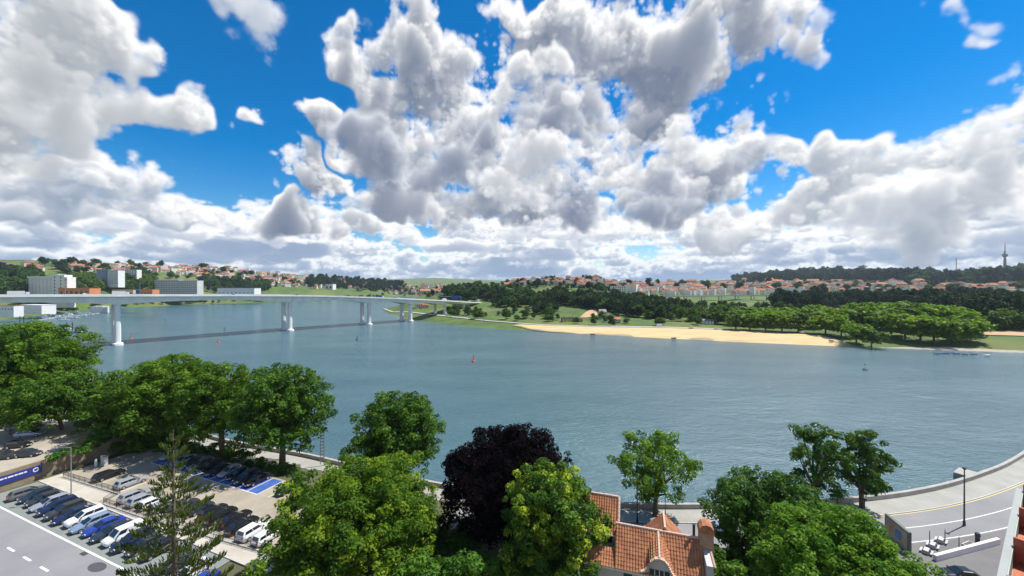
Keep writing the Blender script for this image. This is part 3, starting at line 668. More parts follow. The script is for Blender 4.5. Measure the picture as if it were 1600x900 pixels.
def block(name, px0, px1, ytop, D, h, depth, wm, rz, floors, bays, label, cat='building', roof=None, win=None, band=None):
    """slab block placed by its photo columns and skyline, at distance D"""
    a, b = atd(px0, ytop, D), atd(px1, ytop, D); c = (a+b)/2; w = abs(b.x-a.x)/max(.4, abs(math.cos(rz))); z0 = c.z-h
    o = MB().box((0, 0, h/2-4), (w, depth, h+8)).build(name, wm, None, loc=(c.x, c.y+depth/2, z0), rz=rz)
    tag(o, label, cat)
    MB().box((0, 0, h+.3), (w+.5, depth+.5, .6)).build('roof', roof or WALL_C[3], o)
    if floors:
        win = win or (w/bays*.5, h/floors*.45)
        wm_ = MB().box((0, 0, 0), (win[0], .12, win[1])).mesh('window'); wm_.materials.append(GLASS)
        for f in range(floors):
            for i in range(bays):
                link('window', wm_, o, ((i-(bays-1)/2)*w/(bays+.2), -depth/2-.03, h-(f+.6)*h/floors))
            if band: MB().box((0, -depth/2-.5, h-(f+.95)*h/floors), (w*.96, 1.0, .35)).build('balcony', band, o)
    return o
W, CR, PK, GR, YE = WALL_C
block('tower_block', 76, 88, 405, 1150, 20, 18, CR, .2, 6, 3, 'tall cream tower block standing on the left skyline', 'building')
block('apartment_block', 91, 128, 408.5, 1170, 12, 16, W, .1, 3, 8, 'long pale apartment block right of the skyline tower', 'building')
block('office_block', 152, 166, 421, 900, 34, 14, mat('cladding_blue_grey', (.16, .2, .28), .6, var=.05, scale=.2), .5, 0, 0, 'blue grey windowless end of the block above the orange sheds', 'building')
block('apartment_block', 166.5, 183, 422.5, 905, 32, 18, W, .1, 7, 5, 'white seven storey block beside the blue grey one', 'building')
block('apartment_block', 190, 213, 421.5, 1000, 16, 14, W, .05, 3, 6, 'low white block right of the seven storey block', 'building')
block('apartment_block', 243, 276, 437.5, 1000, 38, 18, mat('render_light_grey', (.58, .58, .57), .85, var=.05, scale=.2), .15, 7, 9, 'left half of the big grey riverside apartment complex', 'building', band=W)
block('apartment_block', 276.5, 310, 438.5, 1000, 36, 18, mat('render_light_grey', (.58, .58, .57)), -.1, 7, 9, 'right half of the big grey riverside apartment complex', 'building', band=W)
block('white_shed', 340, 396, 450.5, 1050, 20, 30, W, .05, 1, 9, 'long white industrial shed right of the grey apartments', 'shed', win=(3, 2))
block('orange_shed', 92, 138, 450.5, 690, 14, 20, mat('render_orange', (.62, .23, .09), .85, var=.08, scale=.2), .05, 1, 6, 'long orange brick shed beside the grain silo', 'shed', roof=ROOF_C[1])
block('orange_shed', 175, 208, 453, 700, 14, 16, YE, .0, 1, 5, 'yellow orange shed with orange roof above the bridge deck', 'shed', roof=ROOF_C[1])
block('blue_shed', 212, 219, 452.5, 700, 14, 12, mat('render_blue', (.07, .12, .32), .8), .0, 0, 0, 'narrow blue shed between two orange sheds', 'shed')
block('orange_shed', 219.5, 238, 452.5, 700, 14, 14, mat('render_orange', (.62, .23, .09)), .0, 1, 4, 'orange shed right of the narrow blue shed', 'shed', roof=ROOF_C[1])
block('white_hall', 490, 520, 444, 1600, 22, 30, W, .0, 1, 5, 'long white hall on the slope right of the hillside houses', 'building')
block('apartment_block', 1222, 1234, 438, 1700, 26, 16, CR, .0, 6, 4, 'cream tower block, leftmost of four in the far town', 'building')
block('apartment_block', 1236, 1247, 438.5, 1700, 26, 16, W, .0, 6, 4, 'white tower block, second of four in the far town', 'building')
block('apartment_block', 1250, 1261, 439, 1700, 24, 16, CR, .0, 6, 4, 'cream tower block, third of four in the far town', 'building')
block('apartment_block', 1263, 1272, 439.5, 1700, 24, 16, GR, .0, 6, 4, 'grey tower block, rightmost of four in the far town', 'building')
block('red_block', 1328, 1352, 434.5, 1900, 30, 24, PK, .0, 5, 7, 'big reddish apartment building below the far hill', 'building', roof=ROOF_C[0])
block('warehouse', 1425, 1500, 441, 1500, 12, 30, mat('cladding_pale_blue', (.25, .36, .52), .6), -.05, 0, 0, 'long low blue roofed warehouse below the tall tower', 'warehouse', roof=mat('cladding_pale_blue', (.25, .36, .52)))
block('warehouse', 1510, 1562, 442, 1450, 12, 30, mat('cladding_pale_blue', (.25, .36, .52)), -.05, 0, 0, 'second low blue roofed warehouse, right of the long one', 'warehouse', roof=mat('cladding_pale_blue', (.25, .36, .52)))
block('white_house', 956, 978, 447, 760, 12, 12, W, .1, 3, 6, 'long white terrace of flats on the wooded ridge', 'building', roof=ROOF_C[3])
block('grey_house', 1418, 1424, 450, 1000, 14, 12, W, .1, 3, 3, 'white house at the left end of the warehouse', 'house', roof=ROOF_C[1])
# lone yellow house with open ground floor on the meadow
p = hit(941, 497); o = MB().box((0, 0, 5.2), (9.5, 8, 6.4)).build('yellow_house', mat('render_pale_yellow', (.62, .58, .36), .85, var=.08, scale=.4), None, loc=p, rz=.15)
tag(o, 'lone pale yellow house on stilts in the green meadow behind the beach', 'house')
gable(9.5, 8, 8.4, .3).build('roof', ROOF_C[3], o, loc=(0, 0, 8.4))
for x in (-4, -1.3, 1.3, 4):
    for y in (-3.4, 3.4): MB().box((x, y, 1), (.7, .7, 2.2)).build('pillar', W, o)
for x in (-2.8, 0, 2.8): link('window', WINM, o, (x, -4.03, 5.6))
# roofless stone ruins
STONE = mat('ruin_stone', (.25, .20, .15), .95, col2=(.36, .28, .2), scale=.8, bump=.6)
def ruin(px0, px1, py, h, m, label):
    a, b = hit(px0, py), hit(px1, py); b = Vector((a.x+(px1-px0)/F0*a.y, a.y+1.5, a.z)); w = (b-a).length; e = empty('ruined_house', a, math.atan2(b.y-a.y, b.x-a.x)); tag(e, label, 'ruin')
    n = max(3, int(w/3.2)); st = w/n
    for yy in (0, 7):
        mb = MB()
        for i in range(n+1): mb.box((i*st, yy, h*.4-1), (1.0+.2*(i % 2), .6, h*(.8+.25*((i*7+int(yy)) % 3))+2))
        for i in range(n): mb.box(((i+.5)*st, yy, h*.72), (st-1.0, .55, h*.32)); mb.box(((i+.5)*st, yy, -.3), (st-1.0, .55, 2.2))
        mb.build('wall', m, e)
    for xx in (0, w): MB().box((xx, 3.5, h*.4-.5), (.6, 6.3, h+1)).build('wall', m, e)
ruin(879, 897, 504, 7, STONE, 'roofless stone ruin with window openings behind the beach')
ruin(900, 910, 503.5, 5.5, mat('ruin_brick', (.40, .20, .11), .95, col2=(.48, .30, .18), scale=.8), 'reddish ruined brick house right of the stone ruin')
for i, (x, y, c, lab) in enumerate([(962,505,2,'pink low cottage at the promenade behind the beach'),(1030,511,0,'small white hut on the promenade near the middle of the beach'),(1106,507.5,0,'white roofed pavilion in the garden above the beach'),(1076,488,0,'small white house among the gardens above the beach'),(1325,474,2,'pink house half hidden in the dark wood'),(1312,474,0,'white house left of the pink one in the dark wood'),(655,481,1,'cream farmhouse on the far bank below the bridge'),(664,482,2,'reddish farmhouse on the far bank below the bridge'),(954,462,0,'white chapel-like house standing alone in the wood')]):
    p = hit(x, y)
    if p: house(p, (0, 4, 3, 0, 5, 1, 1, 0, 2)[i], c, (1, 3, 3, 0, 0, 1, 1, 0, 3)[i], -math.atan2(p.x, p.y)+.2, (.9, .6, .7, .8, 1.0, 1.0, 1.1, 1.0, .8)[i], lab, None, True)
# grain silo
def silo():
    D = 700; a = atd(42, 432, D); b = atd(90, 433.5, D); n = 8; st = (b.x-a.x)/n; top = a.z; base = 14
    e = empty('grain_silo', (a.x, a.y, base)); tag(e, 'row of tall white grain silos with a square head house above the bridge', 'silo')
    for i in range(n): MB().tube([(st*(i+.5), 4, -5), (st*(i+.5), 4, top-base-3)], st*.52, 14).build('silo_cell', W, e)
    MB().box((st*n/2, 4, top-base-1.2), (st*n, 7.5, 3.6)).build('gallery', W, e)
    for i, (x0, x1, yt) in enumerate(((84, 93, 429), (93, 104, 429.5), (104, 109, 433))):
        q = atd(x0, yt, D); r = atd(x1, yt, D); MB().box(((q.x+r.x)/2-a.x, 3, (q.z-base)/2-2), (r.x-q.x-.1, 12+i, q.z-base+4)).build('head_house', W, e)
        for f in range(7): MB().box(((q.x+r.x)/2-a.x, -3.2-i*.5, (q.z-base)-5-f*6), (1.6, .3, 3)).build('window', GLASS, e)
silo()
# viaduct in the side valley, tall tower and masts
def viaduct(px0, px1, py, D0, D1, n, label):
    a, b = atd(px0, py, D0), atd(px1, py-.5, D1); d = b-a; e = empty('viaduct', a, math.atan2(d.y, d.x)); tag(e, label, 'viaduct'); Lh = math.hypot(d.x, d.y)
    MB().box((Lh/2, 0, -.9), (Lh, 13, 1.8)).build('deck', GR, e); MB().box((Lh/2, -6.4, .5), (Lh, .3, 1.0)).build('parapet', CONC, e)
    for i in range(n):
        t = (i+.5)/n; q = a+d*t; g = zl(q.x, q.y)
        for yy in (-4, 4): MB().box((Lh*t, yy, (g-3-a.z)/2-1), (2.0, 1.6, max(3, a.z-g+1))).build('pier', CONC, e)
viaduct(1028, 1235, 462.5, 790, 900, 8, 'grey road viaduct on slim piers in front of the far town')
viaduct(1380, 1462, 461, 760, 700, 4, 'short grey viaduct above the dark wood on the right')
def tower():
    p = atd(1570, 430, 2000); z = zl(p.x, p.y); e = empty('television_tower', (p.x, p.y, z)); tag(e, 'tall concrete television tower with a platform on the right hill', 'tower')
    H = atd(1570, 378, 2000).z-z
    c2 = mat('tower_concrete', (.30, .31, .33), .9)
    MB().tube([(0, 0, -5), (0, 0, H*.2), (0, 0, H*.56)], [9, 6.2, 4.2], 12).build('shaft', c2, e)
    MB().tube([(0, 0, H*.53), (0, 0, H*.56), (0, 0, H*.62), (0, 0, H*.65)], [4.5, 10, 10, 5], 14).build('platform', c2, e)
    MB().tube([(0, 0, H*.65), (0, 0, H*.72), (0, 0, H*.721), (0, 0, H*.88), (0, 0, H)], [3.4, 3.0, 1.8, 1.4, .6], 8).build('antenna', c2, e)
    for px, y0, y1, lab in ((1494, 432, 403, 'thin lattice mast left of the television tower'), (1531, 430, 416, 'short lattice pylon between mast and television tower')):
        p = atd(px, y0, 2050); z = zl(p.x, p.y); h = atd(px, y1, 2050).z-z; m_ = empty('lattice_mast', (p.x, p.y, z)); tag(m_, lab, 'mast')
        w = 1.6 if px < 1500 else 3.0
        for sx, sy in ((-1, -1), (1, -1), (1, 1), (-1, 1)): MB().tube([(sx*w, sy*w, -2), (sx*w*.35, sy*w*.35, h)], .45, 4).build('leg', c2, m_)
        mb = MB(); n = 12
        for i in range(n):
            t = i/n; s_ = w*(1-.65*t); s2 = w*(1-.65*(t+1/n))
            for q in range(4):
                c = [(-1, -1), (1, -1), (1, 1), (-1, 1)]; A_, B_ = c[q], c[(q+1) % 4]
                mb.tube([(A_[0]*s_, A_[1]*s_, h*t), (B_[0]*s2, B_[1]*s2, h*(t+1/n))], .2, 4)
        mb.build('bracing', c2, m_)
        if px > 1500: MB().box((0, 0, h*.86), (16, 1, .8)).build('crossarm', c2, m_)
tower()
# ------------------------------------------------------------------ marina, boats, buoys
HULL = mat('boat_white', (.75, .76, .78), .3, spec=.5); HULLB = mat('boat_blue', (.05, .09, .22), .3); DECKW = mat('boat_deck', (.5, .4, .28), .7)
def boat_protos():
    out = []
    for Lb, wb, cab in ((11, 3.2, 1), (8, 2.6, 1), (16, 4.2, 2), (5, 1.7, 0)):
        mb = MB(); rings = []
        for t in (0, .15, .45, .75, .92, 1.0):
            w = wb/2*(1.0 if t < .5 else max(.06, 1-((t-.5)/.5)**2)); w *= .9 if t == 0 else 1; zt = 1.0+.5*t*t; k = Lb/11
            rings.append([(Lb*(t-.5), -w, zt*k), (Lb*(t-.5), -w*.8, 0), (Lb*(t-.5), 0, -.3), (Lb*(t-.5), w*.8, 0), (Lb*(t-.5), w, zt*k)])
        mb.loft(rings); hull = mb.mesh('hull'); parts = []
        k = Lb/11
        if cab:
            c = MB().box((-Lb*.05, 0, 1.0*k+.9), (Lb*.42, wb*.7, 1.7), taper=.82); parts.append(('cabin', c.mesh('cabin'), HULL))
            parts.append(('windscreen', MB().box((Lb*.02, 0, 1.0*k+1.25), (Lb*.30, wb*.68, .55)).mesh('windscreen'), GLASS))
        if cab == 2: parts.append(('flybridge', MB().box((-Lb*.1, 0, 1.0*k+2.3), (Lb*.3, wb*.6, 1.1), taper=.8).mesh('flybridge'), HULL))
        if not cab: parts.append(('thwart', MB().box((0, 0, .35), (.4, wb*.8, .1)).mesh('thwart'), DECKW))
        for q in parts: q[1].materials.append(q[2])
        hull.materials.append(HULL); out.append((hull, parts))
    return out
BT = boat_protos()
def boat(v, p, rz, hm, label, group, name='motor_boat'):
    h, parts = BT[v]; e = empty(name, p, rz); tag(e, label, 'boat', group); o = link('hull', h, e); setmat(o, hm)
    for n_, me, _ in parts: link(n_, me, e)
for i, (x, y, v, rz, hm, lab) in enumerate([(92,497.5,2,.35,HULL,'large white cruise boat at the front of the marina'),(112,494.5,2,.35,HULL,'white motor yacht at the marina, second behind the front one'),(84,494,2,.4,HULLB,'dark blue hulled boat tied beside the white cruisers'),
        (128,491.5,0,.3,HULL,'white cabin boat in the middle of the marina row'),(138,489.8,0,.35,HULL,'white cabin boat right of the marina middle'),(147,488.3,1,.3,HULL,'small white boat third from the pier end'),(154,487,1,.35,HULL,'small white boat second from the pier end'),(161,486,1,.3,HULL,'small white boat nearest the big bridge pier'),
        (60,497,0,.5,HULL,'white boat left of the large cruise boat'),(48,497,1,.4,HULL,'small white boat at the left of the marina'),(40,494,1,.7,HULLB,'small dark boat behind the left trees'),(120,488,1,.3,HULL,'white boat moored behind the front row'),(106,490.5,0,.35,HULL,'white boat moored between quay and yachts'),
        (126,520,0,.1,HULLB,'dark workboat beside the mooring piles'),(108,515,1,.2,HULL,'white workboat left of the mooring piles'),(95,518,1,.4,HULL,'white launch just above the tree crown')]):
    boat(v, at(x, y, 0), rz, hm, lab, 'boats in the marina')
for i, (x, y) in enumerate(((70,494),(76,497.5),(100,499.5),(118,496.5),(133,493),(143,491),(150,489.8),(157,488.6),(98,493.5),(125,490))):
    boat((1, 0, 0, 0, 1, 1, 1, 1, 0, 1)[i], at(x, y+.8, 0), .3+random.uniform(-.25, .25), HULL, 'small white berthed boat, %s from the left among the marina pontoon berths' % ('first', 'second', 'fourth', 'fifth', 'seventh', 'eighth', 'ninth', 'tenth', 'third', 'sixth')[i], 'boats in the marina')
for x, y, lab in ((1465,553,'leftmost dinghy'),(1478,552.5,'second dinghy'),(1495,553,'third dinghy'),(1509,554,'fourth dinghy'),(1523,554,'fifth dinghy'),(1543,555.5,'rightmost dinghy')):
    boat(3, at(x, y, 0), .1+random.uniform(-.2, .2), HULLB if x != 1543 else HULL, lab+' moored off the rocky strand', 'dinghies off the strand', 'dinghy')
PILE = mat('pile_dark', (.05, .045, .04), .8)
for x, lab in ((926, 'dark rowing boat lying at the edge of the sand, left one'), (1053, 'dark rowing boat lying at the edge of the sand, right one')):
    y = 522.5 if x == 926 else 528.5; boat(3, at(x, y, .5), .1, PILE, lab, None, 'rowing_boat')
PILE = mat('pile_dark', (.05, .045, .04), .8)
for i, (x, y, h) in enumerate(((104,514,7),(113,515,8),(37,505,9),(31,505,9))):
    p = at(x, y, 0); tag(MB().tube([(0, 0, -2), (0, 0, h), (0, 0, h+.5)], [.45, .45, .1], 10).build('mooring_pile', PILE, loc=p), 'dark mooring pile, number %s from the right by the marina' % ('second', 'first', 'third', 'fourth')[i], 'pile', 'mooring piles')
PONT = mat('pontoon_deck', (.4, .38, .35), .9, var=.1, scale=.5)
for (x0, y0), (x1, y1), lab in (((60,500),(166,488),'long floating pontoon along the front of the marina'), ((90,516),(128,517),'short pontoon beside the mooring piles')):
    a, b = at(x0, y0, .5), at(x1, y1, .5); d = b-a; e = MB().box((d.length/2, 0, 0), (d.length, 3, .7)).build('pontoon', PONT, loc=a, rz=math.atan2(d.y, d.x)); tag(e, lab, 'pontoon')
RED = mat('buoy_red', (.5, .05, .03), .5); BLK = mat('buoy_dark', (.03, .05, .04), .5)
def buoy(x, y, m_, h, lab):
    e = empty('buoy', at(x, y, 0)); tag(e, lab, 'buoy', 'channel buoys')
    MB().tube([(0, 0, -.6), (0, 0, .2), (0, 0, .7)], [1.2, 1.3, .7], 12).build('float', m_, e, smooth=True)
    mb = MB()
    for k in range(4): mb.tube([(math.cos(k*1.57)*.6, math.sin(k*1.57)*.6, .6), (math.cos(k*1.57)*.18, math.sin(k*1.57)*.18, h)], .08, 5)
    mb.build('cage', m_, e); MB().tube([(0, 0, h-.1), (0, 0, h+.5), (0, 0, h+.9)], [.3, .3, .05], 8).build('topmark', m_, e)
for a_ in ((740,565,RED,3.2,'red buoy floating in the middle of the river'),(1352,578,BLK,3.0,'dark buoy in the water below the far grove'),(558,531,BLK,2.6,'dark buoy in front of the third bridge pier'),(205,528,RED,4.0,'red marker just right of the big left pier'),(341,534,RED,2.0,'small red buoy between the two left piers'),(351,516,BLK,2.6,'dark buoy near the bridge shadow'),(259,502.5,BLK,2.8,'small dark buoy far behind the left pier'),(133,528,RED,2.5,'red marker left of the big pier')): buoy(*a_)
# low quay buildings under the left end of the bridge
block('quay_building', -10, 24, 478, 520, 7, 10, W, -.1, 1, 6, 'white quay building with small windows under the bridge left end', 'building', roof=ROOF_C[2], win=(1.8, 1.6))
block('quay_hall', 26, 72, 477, 575, 5, 16, W, -.2, 0, 0, 'long white hall with pale roof behind the quay building', 'building', roof=W)
block('marina_tent', 140, 160, 479, 700, 6, 12, W, 0, 0, 0, 'white marina pavilion beside the big bridge pier', 'building', roof=W)
#P4
# ------------------------------------------------------------------ near bank: ground, quay road, parking
ZR, ZL_, ZU = 7.0, 11.0, 14.0           # quay road, parking and street, upper parking
Q = Vector((-49.7, 49.7, 0)); RD = Vector((.927, -.375, 0)); CD = Vector((.375, .927, 0)); RZ = math.atan2(RD.y, RD.x)
def st(s, t, z=ZL_): p = Q+RD*s+CD*t; return Vector((p.x, p.y, z))
def smooth_line(P, n):
    return [Vector((p.x, p.y)) for p in catmull([(a, b, 0) for a, b in P], n)]
WALLP = smooth_line([(-260,215),(-189,173),(-130,130),(-80,103),(-49,92),(-25,82),(0,74),(23,71),(48,71.4),(69,73.6),(86,77.5),(103,83.5),(118,90),(150,106),(200,130)], 6)
def off_line(P, d):
    o = []
    for i, p in enumerate(P):
        t = P[min(i+1, len(P)-1)]-P[max(i-1, 0)]; n = Vector((t.y, -t.x)).normalized(); o.append(p+n*d)
    return o
WP = np.array([tuple(p) for p in WALLP])
def znear(x, y):
    P = np.array([(x, y)]); d = float(seg_dist(P, WP.tolist(), False)[0])
    s, t = (Vector((x, y, 0))-Q).dot(RD), (Vector((x, y, 0))-Q).dot(CD)
    # flat parking terrace, falling to the quay
    g = ZR+max(0, min(1, (d-18)/16))*2.0
    if x > 30: g = ZR+max(0, min(1, (30-(x-30))/30))*(g-ZR)
    k = 1.0
    if s > 16: k = max(0, 1-(s-16)/12)
    if t > 26: k = min(k, max(0, 1-(t-26)/9))
    return g*(1-k)+(ZL_-.03)*k-.06
def near_ground():
    xs = np.arange(-240, 170, 3.0); ys = np.arange(2, 215, 3.0); mb = MB(); idx = {}
    poly = [tuple(p) for p in WALLP]+[(260, -20), (-300, -20)]
    PP = np.array([(x, y) for y in ys for x in xs]); ins = inside(PP, poly); k = 0
    d = seg_dist(PP, WP.tolist(), False)
    for j, y in enumerate(ys):
        for i, x in enumerate(xs):
            n = j*len(xs)+i
            if ins[n] and d[n] > 1.6: idx[(i, j)] = len(mb.v); mb.v.append((x, y, znear(x, y)))
    for j in range(len(ys)-1):
        for i in range(len(xs)-1):
            c = [(i, j), (i+1, j), (i+1, j+1), (i, j+1)]
            if all(q in idx for q in c): mb.f.append(tuple(idx[q] for q in c))
    m = mat('bank_ground', (.10, .085, .05), .95, col2=(.06, .085, .025), scale=.25, detail=6, bump=.4, bscale=2)
    tag(mb.build('bank_ground', m, smooth=True), kind='structure')
near_ground()
PAVE = mat('pale_paving', (.36, .33, .27), .9, col2=(.54, .50, .42), scale=.3, detail=8, bump=.2, bscale=3)
ROAD = mat('street_asphalt', (.20, .20, .205), .92, col2=(.26, .255, .255), scale=.12, detail=9, bump=.25, bscale=9)
SETT = mat('tan_setts', (.25, .215, .16), .95, col2=(.38, .335, .26), scale=.25, detail=8, bump=.3, bscale=4)
BAY = mat('bay_asphalt', (.17, .19, .175), .92, col2=(.23, .245, .225), scale=.2, detail=8, bump=.25, bscale=8)
PAINT = mat('road_paint', (.72, .71, .68), .7, var=.12, scale=1.5, detail=6); KERB = mat('kerb_stone', (.46, .44, .40), .9, var=.15, scale=1)
QROAD = mat('quay_asphalt', (.20, .20, .20), .92, col2=(.27, .265, .26), scale=.09, detail=9, bump=.2, bscale=6)
QWALK = mat('quay_paving', (.28, .272, .24), .9, col2=(.37, .36, .32), scale=.25, detail=8)
BLUEP = mat('bay_blue_paint', (.022, .065, .30), .8, col2=(.06, .13, .36), scale=.8, detail=6)
def quad(name, pts, m, kind='structure', parent=None):
    o = MB().add(pts, [tuple(range(len(pts)))]).build(name, m, parent, fix=False)
    if o.data.polygons[0].normal.z < 0: o.data.flip_normals()
    return tag(o, kind=kind) if not parent else o
# terrace slab (vertical sides reach below the ground) and its surfaces
quad('street', [st(-70, -16, ZL_), st(40, -16, ZL_), st(40, 0, ZL_), st(-70, 0, ZL_)], ROAD)
quad('parking_bays', [st(-46, 0, ZL_+.004), st(10, 0, ZL_+.004), st(10, 6.4, ZL_+.004), st(-46, 6.4, ZL_+.004)], BAY)
quad('forecourt', [st(-46, 6.4, ZL_+.1), st(17, 6.4, ZL_+.1), st(17, 9.0, ZL_+.1), st(-46, 9.4, ZL_+.1)], PAVE)
quad('car_park', [st(-46, 9.0, ZL_+.02), st(17, 9.0, ZL_+.02), st(17, 24.2, ZL_+.02), st(-46, 24.2, ZL_+.02)], SETT)
quad('car_park_apron', [st(-26, 6.9, ZL_+.108), st(-10, 7.2, ZL_+.108), st(-10, 9.3, ZL_+.108), st(-26, 9.3, ZL_+.108)], SETT)
quad('street_edge_line', [st(-70, -.12, ZL_+.008), st(40, -.12, ZL_+.008), st(40, .12, ZL_+.008), st(-70, .12, ZL_+.008)], PAINT)
for k in range(-9, 3): 
    s0 = -31+k*5.0+10
    quad('lane_dash', [st(s0-1, -4.0, ZL_+.008), st(s0+1.1, -4.0, ZL_+.008), st(s0+1.1, -3.75, ZL_+.008), st(s0-1, -3.75, ZL_+.008)], PAINT)
tag(MB().box((0, 0, 0), (63, .25, .14)).build('forecourt_kerb', KERB, loc=st(-14.5, 6.45, ZL_+.06), rz=RZ), kind='structure')
quad('manhole', [st(-10.8, -.75, ZL_+.006), st(-9.6, -.75, ZL_+.006), st(-9.6, -.2, ZL_+.006), st(-10.8, -.2, ZL_+.006)], mat('iron', (.06, .055, .05), .6))
th = [(2*math.pi*i/20) for i in range(20)]
quad('asphalt_patch', [st(-5.0+1.5*math.cos(a), -1.1+.75*math.sin(a), ZL_+.006) for a in th], mat('fresh_asphalt', (.07, .07, .075), .9, var=.1, scale=1))
# stall lines of the car park and blue bays
for k in range(14):
    s0 = -36+k*2.75
    if s0 > 3: break
    quad('bay_line', [st(s0-.06, 18.9, ZL_+.03), st(s0+.06, 18.9, ZL_+.03), st(s0+.06, 23.8, ZL_+.03), st(s0-.06, 23.8, ZL_+.03)], PAINT)
for k in range(12):
    s0 = -36+k*2.75
    quad('blue_bay', [st(s0+.12, 18.95, ZL_+.026), st(s0+2.63, 18.95, ZL_+.026), st(s0+2.63, 23.8, ZL_+.026), st(s0+.12, 23.8, ZL_+.026)], BLUEP)
quad('bay_line', [st(-36, 18.75, ZL_+.031), st(-3, 18.75, ZL_+.031), st(-3, 18.89, ZL_+.031), st(-36, 18.89, ZL_+.031)], PAINT)
for s0 in (-37.5, -34, -30.5, -26.6):
    quad('bay_line', [st(s0-.06, 9.6, ZL_+.03), st(s0+.06, 9.6, ZL_+.03), st(s0+.06, 14.2, ZL_+.03), st(s0-.06, 14.2, ZL_+.03)], PAINT)
# quay: wall, pavement, kerb, road, markings
WALLM = mat('quay_wall_stone', (.30, .28, .25), .95, col2=(.42, .40, .36), scale=.5, detail=6, bump=.5, bscale=2)
def ribbon(name, d0, d1, z, m, i0=0, i1=None, kind='structure', z2=None):
    A, B = off_line(WALLP, d0)[i0:i1], off_line(WALLP, d1)[i0:i1]
    o = MB().strip([(p.x, p.y, z) for p in A], [(p.x, p.y, z if z2 is None else z2) for p in B]).build(name, m, fix=False)
    if o.data.polygons[0].normal.z < 0: o.data.flip_normals()
    return tag(o, kind=kind)
def solid(name, d0, d1, z0, z1, m, i0=0, i1=None):
    A, B = off_line(WALLP, d0)[i0:i1], off_line(WALLP, d1)[i0:i1]
    return MB().loft([[(a.x, a.y, z0), (b.x, b.y, z0), (b.x, b.y, z1), (a.x, a.y, z1)] for a, b in zip(A, B)]).build(name, m)
i0 = 12
tag(solid('embankment_wall', -.6, 2.2, -2, ZR-.02, WALLM), 'long stone embankment wall holding the near bank above the river', 'wall')
tag(solid('quay_parapet', -.25, .35, ZR-.01, ZR+.95, WALLM, i0), 'low stone parapet along the river edge of the quay road', 'wall')
ribbon('quay_pavement', .35, 4.3, ZR+.13, QWALK, i0); tag(solid('quay_kerb', 4.3, 4.5, ZR-.1, ZR+.14, KERB, i0), kind='structure')
ribbon('quay_road', 4.5, 11.6, ZR, QROAD, i0)
ribbon('quay_centre_line', 8.0, 8.14, ZR+.004, PAINT, 50); ribbon('quay_edge_line', 11.25, 11.4, ZR+.004, PAINT, 50); ribbon('gutter_line', 4.55, 4.72, ZR+.004, mat('yellow_paint', (.6, .5, .2), .8), 50)
ribbon('quay_plaza', 11.6, 34, ZR-.004, mat('plaza_asphalt', (.13, .125, .125), .92, col2=(.19, .18, .17), scale=.15, detail=9, bump=.2, bscale=8), 50)
# mooring platform on the water side of the parapet
p = at(1530, 746, ZR); tag(MB().box((0, 1.6, -2.2), (4.5, 3.2, 5)).build('mooring_block', WALLM, loc=(p.x, p.y, ZR), rz=R(30)), 'square stone mooring block jutting from the quay wall', 'block')
# upper parking terrace and its retaining wall
UP = [(-97, 58), (-93.3, 68), (-90.6, 77), (-88.5, 84), (-88, 92), (-93, 103), (-140, 122), (-190, 130), (-190, 60)]
tag(MB().prism(UP, 5, ZU).build('upper_car_park', mat('upper_paving', (.30, .26, .20), .95, col2=(.42, .37, .29), scale=.15, detail=8)), kind='structure')
UW = [Vector((a, b)) for a, b in UP[:5]]
rw_ = [[(p.x+.02, p.y, ZL_-.6), (p.x+.45, p.y, ZL_-.6), (p.x+.4, p.y, ZU+.35), (p.x+.02, p.y, ZU+.35)] for p in UW]
tag(MB().loft(rw_).build('retaining_wall', mat('old_wall', (.20, .15, .10), .95, col2=(.30, .24, .17), scale=.6, detail=7, bump=.6, bscale=2)), 'old stained retaining wall below the upper car park', 'wall')
quad('grass_patch', [(-94, 79.5, ZU+.01), (-91.2, 79, ZU+.01), (-89, 88, ZU+.01), (-93, 91, ZU+.01), (-97, 86, ZU+.01)], mat('dry_grass', (.26, .22, .07), .95, col2=(.16, .2, .05), scale=1.2))
# blue banner on the retaining wall
a, b = Vector((-92.62, 68.6, 0)), Vector((-91.0, 74.2, 0)); d = b-a; ban = empty('blue_banner', (a.x, a.y, ZL_+1.9), math.atan2(d.y, d.x)); tag(ban, 'long dark blue banner with white lettering on the retaining wall', 'banner')
MB().box((d.length/2, -.09, 0), (d.length, .05, 1.5)).build('panel', mat('banner_blue', (.02, .035, .22), .6), ban)
PW = mat('print_white', (.75, .77, .8), .6)
for i, (x, w) in enumerate(((.5, .5), (1.1, .3), (1.5, .7), (2.3, .4), (2.8, .6), (3.5, .35))): MB().box((x+w/2, -.125, .25), (w, .02, .26)).build('lettering', PW, ban)
MB().tube([(5.0, -.12, .1), (5.0, -.14, .1)], .4, 16).build('emblem', PW, ban); MB().tube([(5.0, -.145, .1), (5.0, -.15, .1)], .25, 16).build('emblem_centre', mat('banner_blue', (.02, .035, .22)), ban)
